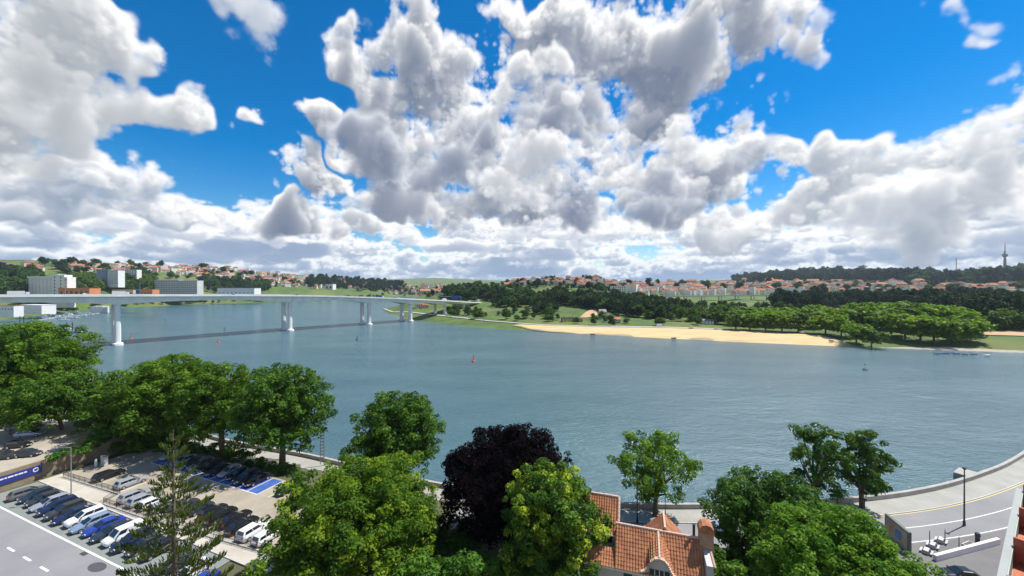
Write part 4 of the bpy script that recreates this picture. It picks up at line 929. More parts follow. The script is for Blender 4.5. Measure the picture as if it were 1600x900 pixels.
# fences: dark rails with thin posts
FEN = mat('fence_metal', (.05, .05, .05), .6)
def fence(P, h, label, n_rail=2):
    e = empty('railing', P[0]); tag(e, label, 'railing'); o = P[0]
    for a, b in zip(P[:-1], P[1:]):
        L_ = (b-a).length; n = max(1, int(L_/1.8))
        for i in range(n+1):
            q = a.lerp(b, i/n)-o; MB().tube([q, q+Vector((0, 0, h))], .035, 5).build('post', FEN, e)
        for k in range(n_rail): MB().tube([a-o+Vector((0, 0, h*(1-.5*k))), b-o+Vector((0, 0, h*(1-.5*k)))], .03, 5).build('rail', FEN, e)
        MB().box(((a+b)/2-o)+Vector((0, 0, .06)), (L_, .22, .12), math.atan2((b-a).y, (b-a).x)).build('base_kerb', KERB, e)
        mb = MB()
        for i in range(int(L_/.22)):
            q = a.lerp(b, (i+.5)*.22/L_)-o; mb.box(q+Vector((0, 0, h/2)), (.025, .025, h))
        tag(mb.build('bars', FEN, e), kind='stuff')
fence([st(-44, 8.9, ZL_+.1), st(-25.4, 9.6, ZL_+.1), st(-24, 6.9, ZL_+.1), st(-11, 7.3, ZL_+.1)], 1.1, 'dark metal railing along the left part of the car park forecourt')
fence([st(-10.8, 7.4, ZL_+.1), st(3, 8.3, ZL_+.1), st(15.5, 9.2, ZL_+.1)], 1.1, 'dark metal railing along the right part of the car park forecourt')
# lamp posts
LAMPM = mat('lamp_grey', (.36, .38, .38), .5, metal=.5); LDARK = mat('lamp_dark', (.03, .035, .045), .5)
def lamp(p, h, m, label, arm=1.6, ang=0., r=.09):
    e = empty('street_lamp', p, ang); tag(e, label, 'street lamp')
    MB().tube([(0, 0, 0), (0, 0, .8), (0, 0, .81), (0, 0, h)], [r*1.6, r*1.5, r, r*.6], 8).build('post', m, e)
    if arm:
        MB().tube([(0, 0, h-.1), (arm*.5, 0, h+.12), (arm, 0, h+.1)], [r*.6, r*.5, r*.45], 6).build('arm', m, e)
        MB().box((arm+.3, 0, h+.08), (.8, .28, .12), taper=.8).build('lamp_head', m, e)
    else: MB().tube([(0, 0, h), (0, 0, h+.15), (0, 0, h+.4), (0, 0, h+.5)], [.1, .28, .22, .05], 10).build('lantern', m, e)
p = at(110, 780, ZL_+.1); lamp(p, 9.0, LAMPM, 'pale grey street lamp between the kerbside cars and the railing', 1.9, R(195))
p = at(1508, 822, ZR); lamp(p, 9.6, LDARK, 'tall dark street lamp standing at the edge of the curving quay road', 0.0, 0, .12)
p = at(996, 818, ZR); lamp(p, 9.5, LDARK, 'dark street lamp behind the left side of the tiled house', 0.0, 0, .11)
p = at(1040, 806, ZR+.13); lamp(p, 6.0, LDARK, 'thin short lamp on the quay pavement behind the tiled house', 0.0, 0, .06)
p = at(292, 812, ZL_); lamp(p, 6.5, LAMPM, 'pale lamp post hidden in the branches of the tall conifer', 1.4, R(60), .08)
p = at(168, 700, ZL_); lamp(p, 5.0, LDARK, 'small dark lantern post in front of the leafy hedge', 0.0, 0, .07)
p = at(1352, 880, ZR+1); lamp(p, 9.0, LDARK, 'dark lamp post rising through the bright green maple', 0.0, 0, .09)
# H-frame utility pole
p = at(503, 722, 8.0); e = empty('utility_pole', (p.x, p.y, 7.5), R(25)); tag(e, 'tall grey latticed concrete utility pole beside the left riverside trees', 'utility pole'); PC = mat('pole_concrete', (.38, .36, .32), .9, var=.1, scale=1)
H_ = EYE-(640-HY)/F0*p.y-7.5
for x in (-.38, .38): MB().box((x, 0, H_/2), (.16, .24, H_), taper=.8).build('leg', PC, e)
for k in range(16): MB().box((0, 0, .8+k*(H_-1)/16), (.7, .16, .14)).build('rung', PC, e)
MB().box((0, 0, H_+.1), (3.4, .2, .22)).build('crossarm', PC, e); MB().box((-.6, 0, H_-4.6), (2.0, .2, .2)).build('crossarm', PC, e)
for x in (-1.5, 0, 1.5): MB().tube([(x, 0, H_-.1), (x, 0, H_-.4), (x, 0, H_-.9)], [.05, .14, .1], 8).build('insulator', LAMPM, e)
# cabinet and bollard by the hedge
p = at(162, 728, ZL_); e = MB().box((0, 0, 1.0), (1.4, .6, 1.9)).build('utility_cabinet', mat('cabinet_grey', (.5, .52, .53), .6), loc=p, rz=RZ); tag(e, 'pale grey utility cabinet at the shaded end of the car park', 'cabinet')
MB().box((0, 0, 2.0), (1.6, .8, .1)).build('lid', LAMPM, e); MB().box((0, -.31, 1.0), (.04, .03, 1.5)).build('door_gap', FEN, e)
p = at(149, 729, ZL_); e = MB().tube([(0, 0, 0), (0, 0, 1.25), (0, 0, 1.5)], [.24, .24, .12], 10).build('white_post', mat('render_white', (.74, .73, .70)), loc=p); tag(e, 'short white post left of the utility cabinet', 'post')
# billboard by the quay road
a, b = at(1386, 828, ZR+.0), at(1422, 853, ZR+.0)
a = Vector((79.0, 63.0, ZR)); pa = atd(1386, 803, 64); pb = atd(1423, 822, 59); d = Vector((pb.x-pa.x, pb.y-pa.y, 0))
bb = empty('billboard', (pa.x, pa.y, ZR), math.atan2(d.y, d.x)); tag(bb, 'large framed roadside billboard with brown print and a blue patch', 'billboard'); zt = pa.z-ZR; Lb = d.length
MB().box((Lb/2, 0, zt-1.75), (Lb, .45, 3.5)).build('frame', mat('board_frame', (.10, .12, .11), .6), bb)
MB().box((Lb/2, -.24, zt-1.75), (Lb-.35, .04, 3.1)).build('poster', mat('poster_brown', (.33, .24, .16), .6, col2=(.48, .40, .30), scale=.7), bb)
MB().box((Lb*.60, -.27, zt-1.55), (Lb*.26, .02, 1.3)).build('poster_print', mat('print_blue', (.06, .16, .42), .6, col2=(.12, .3, .35), scale=1.5), bb)
MB().box((Lb*.30, -.27, zt-1.6), (Lb*.16, .02, 1.1)).build('poster_print', mat('print_rust', (.40, .14, .06), .6, col2=(.5, .3, .15), scale=2), bb)
for x in (.15, .5, .85): MB().box((Lb*x, .1, (zt-3.5)/2), (.18, .18, zt-3.5)).build('post', FEN, bb)
# plaza furniture: white tables with benches, planters, bins, low white wall
TW = mat('furniture_white', (.52, .52, .50), .7, var=.1, scale=3)
for i, (x, y) in enumerate(((1449,862),(1459,853),(1472,845))):
    e = empty('picnic_table', at(x, y+3, ZR), R(35)); tag(e, ('leftmost', 'middle', 'rightmost')[i]+' of three white picnic tables beside the green maple', 'table', 'picnic tables on the plaza'); e.scale = (.68, .68, .8)
    MB().box((0, 0, .75), (1.9, .8, .07)).build('table_top', TW, e)
    for sx in (-1, 1): MB().box((0, sx*.85, .45), (1.9, .32, .06)).build('bench_seat', TW, e); MB().box((sx*.7, 0, .37), (.08, 1.6, .7), taper=.6).build('trestle', TW, e)
p = at(1515, 856, ZR); e = MB().box((0, 0, .3), (2.2, .8, .6), taper=.94).build('planter', TW, loc=p, rz=R(20)); tag(e, 'low white bench-like planter near the long white wall', 'planter'); MB().box((0, 0, .6), (1.8, .5, .06)).build('soil', BARK, e)
p = at(1529, 851, ZR); e = MB().tube([(0, 0, 0), (0, 0, 1.3), (0, 0, 1.31), (0, 0, 1.8)], [.28, .28, .34, .3], 10).build('litter_bin', LDARK, loc=p); tag(e, 'dark cylindrical litter bin on the plaza', 'bin'); MB().box((0, -.3, 1.5), (.3, .06, .15)).build('slot', FEN, e)
for i, (x, y) in enumerate(((1454,848),(1478,846),(1500,858))):
    e = MB().tube([(0, 0, 0), (0, 0, 1.6), (0, 0, 1.9)], [.06, .05, .02], 6).build('plaza_post', LDARK, loc=at(x, y, ZR)); tag(e, ('left', 'middle', 'right')[i]+' thin dark post on the plaza', 'post', 'plaza posts')
a, b = at(1462, 877, ZR), at(1562, 850, ZR); d = b-a; tag(MB().box((d.length/2, 0, .4), (d.length, .45, .9)).build('low_white_wall', mat('render_pinkish_white', (.68, .62, .62), .8, var=.05, scale=.5), loc=a, rz=math.atan2(d.y, d.x)), 'long low white wall dividing the plaza from the drive', 'wall')
#P5
# ------------------------------------------------------------------ cars
def paint(name, c, metal=.0): return mat('car_paint_'+name, c, .28, metal=metal, spec=.6)
TYRE = mat('tyre_rubber', (.02, .02, .02), .85); RIM = mat('wheel_rim', (.5, .51, .52), .35, metal=.8); TRIM = mat('black_trim', (.025, .025, .027), .6)
HEADL = mat('headlight_glass', (.65, .68, .7), .15, spec=.7); TAILL = mat('tail_light_red', (.35, .02, .015), .25); PLATE = mat('number_plate_white', (.7, .7, .68), .5)
CGLASS = mat('car_glass', (.02, .025, .03), .06, spec=.8)
def car_proto(kind):
    # lengthwise stations: x, half width, bottom, top of the lower body
    L, Wd, belt, roof = {'hatch': (4.0, .86, .95, 1.47), 'sedan': (4.6, .89, .94, 1.43), 'suv': (4.5, .92, 1.08, 1.66), 'estate': (4.65, .89, .96, 1.48), 'van': (4.4, .91, 1.12, 1.86)}[kind]
    h = L/2; hood = {'van': .86, 'suv': .92}.get(kind, .84)*belt
    stn = [(-h, .78, .38, belt*.80), (-h+.12, .92, .28, belt*.93), (-h+.5, .99, .22, belt), (-h*.35, 1.0, .2, belt), (h*.3, 1.0, .2, belt*.99), (h*.48, .99, .2, belt*.95), (h-.55, .97, .22, hood), (h-.15, .88, .27, hood*.88), (h, .72, .36, hood*.72)]
    rings = []
    for x, w, z0, z1 in stn:
        w *= Wd; zm = z0+(z1-z0)*.55
        rings.append([(x, -w*.92, z0), (x, w*.92, z0), (x, w, zm-.08), (x, w*.985, zm+.1), (x, w*.90, z1-.02), (x, w*.6, z1+.02), (x, -w*.6, z1+.02), (x, -w*.90, z1-.02), (x, -w*.985, zm+.1), (x, -w, zm-.08)])
    body = MB().loft(rings)
    rb, rf, b0, b1 = {'hatch': (-h+.42, h*.08, -h+.12, h*.5), 'sedan': (-h*.48, h*.08, -h*.78, h*.48), 'suv': (-h+.38, h*.12, -h+.1, h*.5), 'estate': (-h+.5, h*.08, -h+.14, h*.48), 'van': (-h+.14, h*.32, -h+.08, h*.62)}[kind]
    wb, wr = Wd*.88, Wd*(.74 if kind != 'van' else .82)
    def cab(x, z, k): return (x, k, z)
    base = [(b0, -wb, belt-.03), (b1, -wb, belt-.05), (b1, wb, belt-.05), (b0, wb, belt-.03)]
    xm = (rb+rf)/2
    top = [(rb, -wr, roof-.05), (rf, -wr, roof-.05), (rf, wr, roof-.05), (rb, wr, roof-.05)]
    n0 = len(body.v); body.add(base+top+[(rb+.12, -wr*.8, roof), (rf-.15, -wr*.8, roof+.005), (rf-.15, wr*.8, roof+.005), (rb+.12, wr*.8, roof)],
             [(0, 1, 5, 4), (1, 2, 6, 5), (2, 3, 7, 6), (3, 0, 4, 7), (4, 5, 9, 8), (5, 6, 10, 9), (6, 7, 11, 10), (7, 4, 8, 11), (8, 9, 10, 11)])
    parts = []
    V = Vector
    def pane(name, A, B, C, D, u0, u1, v0, v1, m, out):
        A, B, C, D = map(V, (A, B, C, D))
        def q(u, v): return (A.lerp(B, u)).lerp(D.lerp(C, u), v)
        n = (B-A).cross(D-A).normalized(); n = n if n.dot(V(out)) > 0 else -n
        pts = [q(u0, v0), q(u1, v0), q(u1, v1), q(u0, v1)]
        me = MB().add([p+n*.015 for p in pts]+[p-n*.02 for p in pts], [(0, 1, 2, 3), (0, 1, 5, 4), (1, 2, 6, 5), (2, 3, 7, 6), (3, 0, 4, 7)]).mesh(name); me.materials.append(m); parts.append((name, me, (0, 0, 0), []))
    pane('windscreen', base[1], base[2], top[2], top[1], .05, .95, .06, .96, CGLASS, (1, 0, .5))
    if kind != 'van':
        pane('rear_window', base[3], base[0], top[0], top[3], .08, .92, .18, .92, CGLASS, (-1, 0, .5))
        for a, sg in ((0, -1), (3, 1)):
            A, B, C, D = (base[0], base[1], top[1], top[0]) if sg < 0 else (base[3], base[2], top[2], top[3])
            pane('side_window', A, B, C, D, .10, .47, .14, .88, CGLASS, (0, sg, .3)); pane('side_window', A, B, C, D, .50, .90, .14, .88, CGLASS, (0, sg, .3))
    else:
        for sg in (-1, 1):
            A, B, C, D = (base[0], base[1], top[1], top[0]) if sg < 0 else (base[3], base[2], top[2], top[3])
            pane('side_window', A, B, C, D, .64, .92, .14, .82, CGLASS, (0, sg, .3))
    wr_ = .33 if kind in ('suv', 'van') else .31
    ty = MB().tube([(0, -.11, 0), (0, -.08, 0), (0, .08, 0), (0, .11, 0)], [wr_-.04, wr_, wr_, wr_-.04], 14).mesh('wheel'); ty.materials.append(TYRE)
    rm = MB().tube([(0, -.118, 0), (0, .118, 0)], wr_*.62, 10).mesh('rim'); rm.materials.append(RIM)
    for sx in (-h*.60, h*.62):
        for sy in (-1, 1): parts.append(('wheel', ty, (sx, sy*(Wd-.07), wr_), [('rim', rm)]))
    def bx(name, c, d, m):
        me = MB().box((0, 0, 0), d).mesh(name); me.materials.append(m); parts.append((name, me, c, []))
    for sy in (-1, 1):
        bx('headlight', (h-.10, sy*Wd*.62, hood*.74), (.16, .34, .14), HEADL); bx('tail_light', (-h+.06, sy*Wd*.70, belt*.78), (.12, .22, .2 if kind != 'van' else .5), TAILL)
        bx('wing_mirror', (b1-.35, sy*(Wd+.07), belt+.04), (.16, .2, .14), TRIM)
    bx('number_plate', (-h-.005, 0, belt*.55), (.03, .5, .12), PLATE); bx('number_plate', (h+.0, 0, .42), (.03, .5, .12), PLATE)
    bx('bumper', (h-.06, 0, .34), (.14, Wd*1.3, .16), TRIM); bx('bumper', (-h+.06, 0, .36), (.14, Wd*1.4, .16), TRIM)
    bm_ = body.mesh('body'); bm_.materials.append(RIM)
    return bm_, parts
CARP = {k: car_proto(k) for k in ('hatch', 'sedan', 'suv', 'estate', 'van')}
CC = {'white': (.72, .73, .74), 'silver': (.42, .44, .46), 'grey': (.17, .175, .18), 'dark grey': (.06, .065, .07), 'black': (.012, .012, .014), 'navy': (.012, .022, .07), 'blue': (.02, .05, .28), 'light blue': (.28, .36, .50), 'red': (.38, .012, .012), 'slate': (.035, .055, .075)}
PM = {k: paint(k.replace(' ', '_'), v, .35 if k in ('silver', 'grey', 'light blue', 'slate', 'dark grey') else 0.) for k, v in CC.items()}
CARN = {'hatch': 'hatchback', 'sedan': 'saloon', 'suv': 'suv', 'estate': 'estate_car', 'van': 'delivery_van'}
CARW = {'hatch': 'hatchback', 'sedan': 'saloon', 'suv': 'tall car', 'estate': 'estate car', 'van': 'van'}
def car(kind, colr, p, ang, label, group=None):
    b, parts = CARP[kind]; e = empty(CARN[kind], p, ang); tag(e, label, 'van' if kind == 'van' else 'car', group)
    setmat(link('body', b, e), PM[colr])
    for n_, me, loc, sub in parts:
        o = link(n_, me, e, loc)
        for sn, sm in sub: link(sn, sm, o)
    return e
CA = math.atan2(CD.y, CD.x)
ORD = ['first', 'second', 'third', 'fourth', 'fifth', 'sixth', 'seventh', 'eighth', 'ninth', 'tenth', 'eleventh', 'twelfth', 'thirteenth', 'fourteenth', 'fifteenth']
row = [('estate', 'grey', 0), ('hatch', 'slate', 1), ('hatch', 'dark grey', 1), ('estate', 'silver', 1), ('suv', 'navy', 1), ('suv', 'dark grey', 1), ('sedan', 'navy', 1), ('suv', 'white', 1), ('estate', 'light blue', 1), ('sedan', 'blue', 1), ('sedan', 'slate', 1), ('van', 'white', 1), ('suv', 'navy', 1), ('hatch', 'dark grey', 1), ('hatch', 'black', 1)]
for i, (k, c, f) in enumerate(row):
    s = -40.2+i*2.82; car(k, c, st(s, 3.3+random.uniform(-.2, .2), ZL_+.01), CA+(math.pi if f else 0)+random.uniform(-.03, .03)-.05, '%s %s, %s car from the left in the kerbside row' % (c, CARW[k], ORD[i]), 'cars parked in the kerbside row')
lot = [(-35.6, 12.2, 'estate', 'black', 'black estate car parked alone at the left of the tan car park'), (-28, 12.2, 'estate', 'silver', 'silver estate car right of the lone black estate in the car park'),
       (-21.3, 10.0, 'estate', 'silver', 'silver car, left of the three pale cars behind the railing'), (-18.4, 9.9, 'estate', 'silver', 'silver car, middle of the three pale cars behind the railing'), (-15.6, 9.8, 'hatch', 'white', 'white hatchback, right of the three pale cars behind the railing'),
       (-12.8, 9.9, 'hatch', 'silver', 'silver hatchback half hidden left of the conifer trunk'), (-9.6, 11, 'suv', 'dark grey', 'dark grey car hidden behind the conifer trunk'), (-6.6, 11.8, 'hatch', 'slate', 'slate hatchback right behind the conifer branches'),
       (-3.8, 12.2, 'hatch', 'black', 'black hatchback left of the black tall car in the car park'), (-1.2, 11.8, 'suv', 'black', 'black tall car with pale side trim near the conifer'), (1.7, 12.2, 'sedan', 'black', 'black saloon behind the red-lit black car'), (4.4, 11.5, 'sedan', 'black', 'black saloon beside the white car in the car park'),
       (7.6, 11.1, 'suv', 'white', 'white tall car with dark roof glass near the yellow-green tree'), (10.6, 11.0, 'hatch', 'white', 'small white hatchback at the edge of the yellow-green tree')]
for s, t, k, c, lab in lot: car(k, c, st(s, t, ZL_+.03), CA+random.uniform(-.03, .03), lab, 'cars in the tan car park')
for i, (s, k, c) in enumerate([(-34.6, 'hatch', 'silver'), (-29.2, 'sedan', 'light blue'), (-26.4, 'hatch', 'slate'), (-23.6, 'suv', 'grey'), (-20.8, 'suv', 'black'), (-18.1, 'sedan', 'dark grey'), (-15.3, 'hatch', 'silver'), (-12.6, 'hatch', 'black'), (-9.8, 'suv', 'dark grey'), (-7.1, 'sedan', 'black'), (1.2, 'hatch', 'black')]):
    car(k, c, st(s, 21.6+random.uniform(-.3, .3), ZL_+.04), CA+math.pi+random.uniform(-.03, .03), '%s %s, %s from the left on the shaded blue bays' % (c, CARW[k], ORD[i]), 'cars on the blue bays')
for s, t, k, c, lab in [(4.8, 2.4, 'sedan', 'slate', 'slate saloon at the bottom right of the conifer'), (8.8, 2.2, 'suv', 'white', 'white car at the bottom edge left of the big tree'), (11.6, 1.6, 'sedan', 'blue', 'blue saloon at the bottom edge under the big yellow-green tree')]:
    car(k, c, st(s, t, ZL_+.01), CA+math.pi-.05, lab)
for i, (x, y, k, c, a_) in enumerate([(14,649,'hatch','silver',.35),(10,655,'suv','white',.35),(16,659,'hatch','red',.35),(22,668,'sedan','slate',.35),(30,671,'estate','grey',.35),(38,677,'sedan','slate',.35),(46,682,'estate','light blue',.4),(28,699,'hatch','black',.25),(43,713,'hatch','dark grey',.2),(4,717,'suv','dark grey',.3),(24,664,'hatch','grey',.35)]):
    car(k, c, at(x, y, ZU+.01), a_, c+' '+CARW[k]+' in the upper car park, '+('farthest back', 'beside the red car', 'the only red car', 'in front of the red car', 'mid back row', 'at the front of the back row', 'nearest the trees', 'parked alone in the middle', 'closest to the grass patch', 'cut by the left edge', 'second from the red car')[i], 'cars in the upper car park')
car('sedan', 'light blue', at(1120, 831, ZR+.01), R(180), 'pale blue saloon on the quay road behind the tiled house')
car('sedan', 'black', at(1502, 905, ZR+.01), R(170), 'black car roof at the bottom edge beside the maple')
# bridge traffic and cars on the far promenade
def lorry(p, ang, m, label):
    e = empty('lorry', p, ang); tag(e, label, 'lorry', 'vehicles on the bridge')
    MB().box((-1.2, 0, 2.2), (8.0, 2.5, 2.9)).build('cargo_box', m, e); MB().box((4.0, 0, 1.7), (2.0, 2.4, 2.4), taper=.9).build('cab', PM['white'], e); MB().box((5.0, 0, 2.2), (.1, 2.0, .9)).build('windscreen', CGLASS, e)
    for x in (-4, -2.8, 3.8):
        for y in (-1.1, 1.1): MB().tube([(x, y-.15, .5), (x, y+.15, .5)], .5, 10).build('wheel', TYRE, e)
for f, off, kind, c, lab in [(24.4, 4, 'hatch', 'white', 'white car leftmost on the bridge'), (31.4, 4, 'lorry', 'white', 'white lorry on the bridge above the big left pier'), (30.2, 12, 'suv', 'silver', 'silver car behind the left lorry on the bridge'), (34.5, -6, 'van', 'white', 'white van right of the big left pier on the bridge'), (36.2, 6, 'lorry', 'white', 'white box lorry on the bridge left of mid span'),
        (49, 5, 'hatch', 'red', 'small red car on the bridge above the second pier'), (54, 12, 'sedan', 'silver', 'silver car on the bridge right of the second pier'), (63, 5, 'lorry', 'blue', 'blue lorry on the bridge over the third pier'), (69, 5, 'van', 'white', 'white van on the bridge between third and fourth pier'), (76, 12, 'hatch', 'white', 'white car on the bridge past the fourth pier'), (83, 12, 'lorry', 'white', 'white lorry coming off the right end of the bridge'), (43, 12, 'hatch', 'dark grey', 'dark car on the bridge between the first two piers')]:
    p, a_ = on_bridge(f, off)
    if kind == 'lorry': lorry(p, a_, PM[c], lab)
    else: car(kind, c, p, a_, lab, 'vehicles on the bridge')
for i, (x, y, c) in enumerate(((756,502.5,'white'),(728,500.2,'silver'),(1080,515.2,'white'),(1120,516.6,'white'),(1255,523,'white'),(1250,520,'dark grey'),(1300,531,'silver'),(1385,540,'white'),(1420,532,'white'))):
    p = at(x, y, 3.6); p.z = zl(p.x, p.y)+1.0
    car('estate', c, p, .1, c+' car on the far promenade, '+ORD[i]+' along from the bridge end', 'cars on the far promenade')
#P6
# ------------------------------------------------------------------ near trees
L_PLANE = leafmat('leaf_plane', [(0, (.035, .080, .010)), (.5, (.095, .19, .014)), (1, (.20, .32, .028))], .4)
L_DEEP = leafmat('leaf_deep', [(0, (.024, .065, .010)), (.5, (.06, .14, .014)), (1, (.13, .23, .024))], .33)
L_YEL = leafmat('leaf_yellow_green', [(0, (.045, .10, .010)), (.45, (.09, .18, .014)), (.75, (.20, .30, .018)), (1, (.42, .44, .03))], .4)
L_LIME = leafmat('leaf_lime_blossom', [(0, (.035, .09, .012)), (.5, (.09, .18, .018)), (.68, (.15, .25, .02)), (.80, (.33, .42, .03)), (1, (.46, .50, .05))], .35)
L_BRI = leafmat('leaf_bright_maple', [(0, (.04, .11, .012)), (.5, (.09, .21, .018)), (1, (.19, .32, .035))], .4)
L_COP = leafmat('leaf_copper', [(0, (.003, .0022, .003)), (.5, (.0045, .003, .004)), (1, (.010, .006, .006))], .05, .9); L_COP.node_tree.nodes['Principled BSDF'].inputs['Specular IOR Level'].default_value = .03
L_IVY = leafmat('leaf_ivy', [(0, (.04, .11, .012)), (.5, (.075, .18, .02)), (1, (.14, .27, .03))], .3)
def limbs(mb, base, tips, r, rng, n=5):
    for t in tips:
        b = Vector(base); t = Vector(t); m_ = b.lerp(t, .5)+Vector((rng.randn()*.5, rng.randn()*.5, (t-b).length*.10))
        pts = [b*(1-u)**2+m_*2*u*(1-u)+t*u*u for u in (0, .25, .5, .75, 1)]; mb.tube(pts, [r, r*.8, r*.6, r*.42, r*.18], 6)
def near_tree(name, px, D, ytop, wpx, zb, zc, m_, label, shape='dome', per=58, leaf=.24, cr=1.0, seed=1, nl=13, gap=.25, ctint=.7, dens=.27, aspect=.6, squash=.8):
    rng = np.random.RandomState(seed); top = atd(px, ytop, D); x0, y0 = top.x, D; rx = wpx/2/F0*D; zt = top.z-zb; zcb = zc-zb
    rz = (zt-zcb)/2; cz = (zt+zcb)/2; lob = []
    for i in range(nl):
        ph = i*2.39996; u = 1-2*(i+.5)/nl; 
        if shape == 'oval': k = .66
        elif shape == 'airy': k = .74
        else: k = .62
        lr = rx*(.40 if shape == 'airy' else .47)*(.8+.4*rng.rand()); q = math.sqrt(1-u*u)
        if shape == 'dome' and u < -.2: q = max(q, .8)
        lob.append((math.cos(ph)*q*rx*k, math.sin(ph)*q*rx*k, cz+u*(rz-lr*.75)*1.0, lr, lr, lr*(.8 if shape != 'airy' else .62)))
    lob.append((0, 0, cz, rx*.55, rx*.55, rz*.75))
    cl = crown_clumps(lob, dens, cr, rng, gap=gap)
    cl = [c for c in cl if c[2] > zcb-.8]
    e = empty(name, (x0, y0, zb), 0); tag(e, label, 'tree')
    me = leaves('crown', cl, per, leaf, rng, squash=squash, ctint=ctint, aspect=aspect); link('crown', me, e, mat=m_)
    tb = MB(); r = .028*zt; th = min(zcb+rz*.4, cz)
    tb.tube([(0, 0, -1.5), (.1, .05, th*.4), (.15*rng.randn(), .15*rng.randn(), th)], [r*1.3, r, r*.75], 10)
    limbs(tb, (0, 0, th*.75), [(l[0], l[1], l[2]) for l in lob[:-1]], r*.5, rng)
    link('trunk', tb.mesh('trunk', True), e, mat=BARK); return e
near_tree('plane_tree', 30, 104, 500, 180, 12, 15, L_PLANE, 'tall green plane tree cut by the left edge above the upper car park', seed=3, nl=16, leaf=.30, cr=1.3)
near_tree('broadleaf_tree', 94, 91, 580, 118, 13, 14.6, L_DEEP, 'dark green tree in front of the tall plane at the upper car park', seed=4, leaf=.27, cr=1.1)
near_tree('broadleaf_tree', 8, 112, 560, 130, 13, 15, L_DEEP, 'dark tree cut by the left edge behind the upper car park', seed=2, leaf=.3, cr=1.2)
near_tree('broadleaf_tree', 172, 91, 600, 84, 11, 12.5, L_DEEP, 'small dark tree behind the utility cabinet and hedge', seed=5, leaf=.27, nl=9)
near_tree('plane_tree', 255, 92, 555, 158, 9.5, 11.5, L_PLANE, 'broad plane tree behind the blue bays, leftmost of the riverside three', seed=6, leaf=.28, cr=1.15, nl=15)
near_tree('plane_tree', 345, 86, 566, 132, 10, 13.6, L_PLANE, 'plane tree behind the blue bays, middle of the riverside three', seed=7, leaf=.27, cr=1.1, gap=.33)
near_tree('plane_tree', 440, 82, 570, 142, 10, 11.8, L_DEEP, 'plane tree behind the blue bays, rightmost of the riverside three', seed=8, leaf=.27, cr=1.1, nl=15)
near_tree('elm_tree', 622, 76, 613, 136, 8, 10.5, L_DEEP, 'tall rounded deep green tree standing against the river', 'oval', seed=9, leaf=.25, cr=1.0, nl=18, gap=.12)
near_tree('chestnut_tree', 556, 50, 722, 250, 10, 10.8, L_YEL, 'huge domed yellow-green tree at the bottom left of the middle', seed=10, per=80, leaf=.19, cr=.85, nl=17, gap=.3)
near_tree('copper_beech', 793, 61, 668, 186, 8.5, 8.8, L_COP, 'almost black copper beech between two green trees', 'oval', seed=11, leaf=.24, cr=1.0, nl=18, gap=.1, aspect=.5, dens=.42)
near_tree('lime_tree', 862, 47, 728, 158, 9, 11.5, L_LIME, 'green tree covered in yellow blossom left of the tiled house', 'oval', seed=12, per=70, leaf=.18, cr=.72, nl=16, ctint=1.15, gap=.2)
near_tree('poplar_tree', 1024, 68.5, 668, 118, 7, 9, L_PLANE, 'loose airy tree by the quay parapet behind the tiled house', 'airy', seed=13, leaf=.22, cr=.85, nl=13, gap=.45, dens=.2)
near_tree('poplar_tree', 1276, 71, 656, 74, 7, 8.5, L_DEEP, 'slender dark tree by the quay, left of the pair', 'airy', seed=14, leaf=.22, cr=.75, nl=12, gap=.4, dens=.24)
near_tree('poplar_tree', 1347, 71, 669, 80, 7, 9, L_DEEP, 'slender dark tree by the quay, right of the pair', 'airy', seed=15, leaf=.22, cr=.75, nl=12, gap=.4, dens=.24)
near_tree('broadleaf_tree', 1222, 52, 748, 200, 8.5, 10, L_DEEP, 'wide dark green tree right of the tiled house', seed=16, per=70, leaf=.19, cr=.85, nl=16, gap=.3)
near_tree('maple_tree', 1310, 42, 801, 214, 8, 8.6, L_BRI, 'bright green maple at the bottom right beside the plaza', seed=17, per=80, leaf=.17, cr=.75, nl=17, gap=.28)
def shrub(name, lobes, m_, label, per=45, leaf=.2, cr=.6, seed=1, z=0):
    rng = np.random.RandomState(seed); c = Vector(lobes[0][:3]); b = Vector((c.x, c.y, z)); cl = crown_clumps([(l[0]-b.x, l[1]-b.y, l[2]-b.z, l[3], l[4], l[5]) for l in lobes], .3, cr, rng, gap=.15)
    e = empty(name, b); tag(e, label, 'shrub'); link('foliage', leaves('foliage', cl, per, leaf, rng, ctint=.6), e, mat=m_)
    tb = MB(); limbs(tb, (0, 0, -.5), [(l[0]-b.x, l[1]-b.y, l[2]-b.z) for l in lobes], .1, rng); link('stems', tb.mesh('stems'), e, mat=BARK)
shrub('ivy_hedge', [(-89.6, 87, 16.2, 3.6, 5, 2.8), (-88.6, 80, 14.4, 1.0, 4, 1.0), (-90, 93, 16, 3.5, 4, 2.6), (-87.6, 88, 13, 1.6, 5, 2.2), (-84.5, 91, 13.6, 4, 5, 3.2), (-89.9, 76, 14.4, .7, 3, .7)], L_IVY, 'bright ivy hedge tumbling over the retaining wall', seed=21, z=ZL_)
shrub('laurel_hedge', [(-80, 88, 12, 4, 2.5, 2.4), (-74, 86, 11.8, 4, 2.2, 2), (-84, 87, 12.5, 3, 3, 2.6)], L_DEEP, 'dark shrubs in the shade behind the utility cabinet', seed=22, z=ZL_)
shrub('riverside_hedge', [(-60, 84, 11, 4, 1.6, 1.5), (-53, 80, 10.8, 4, 1.6, 1.4), (-46, 77, 10.6, 4, 1.6, 1.5), (-67, 87, 11, 4, 1.6, 1.5)], L_DEEP, 'low dark hedge between the blue bays and the quay', seed=23, z=9.5)
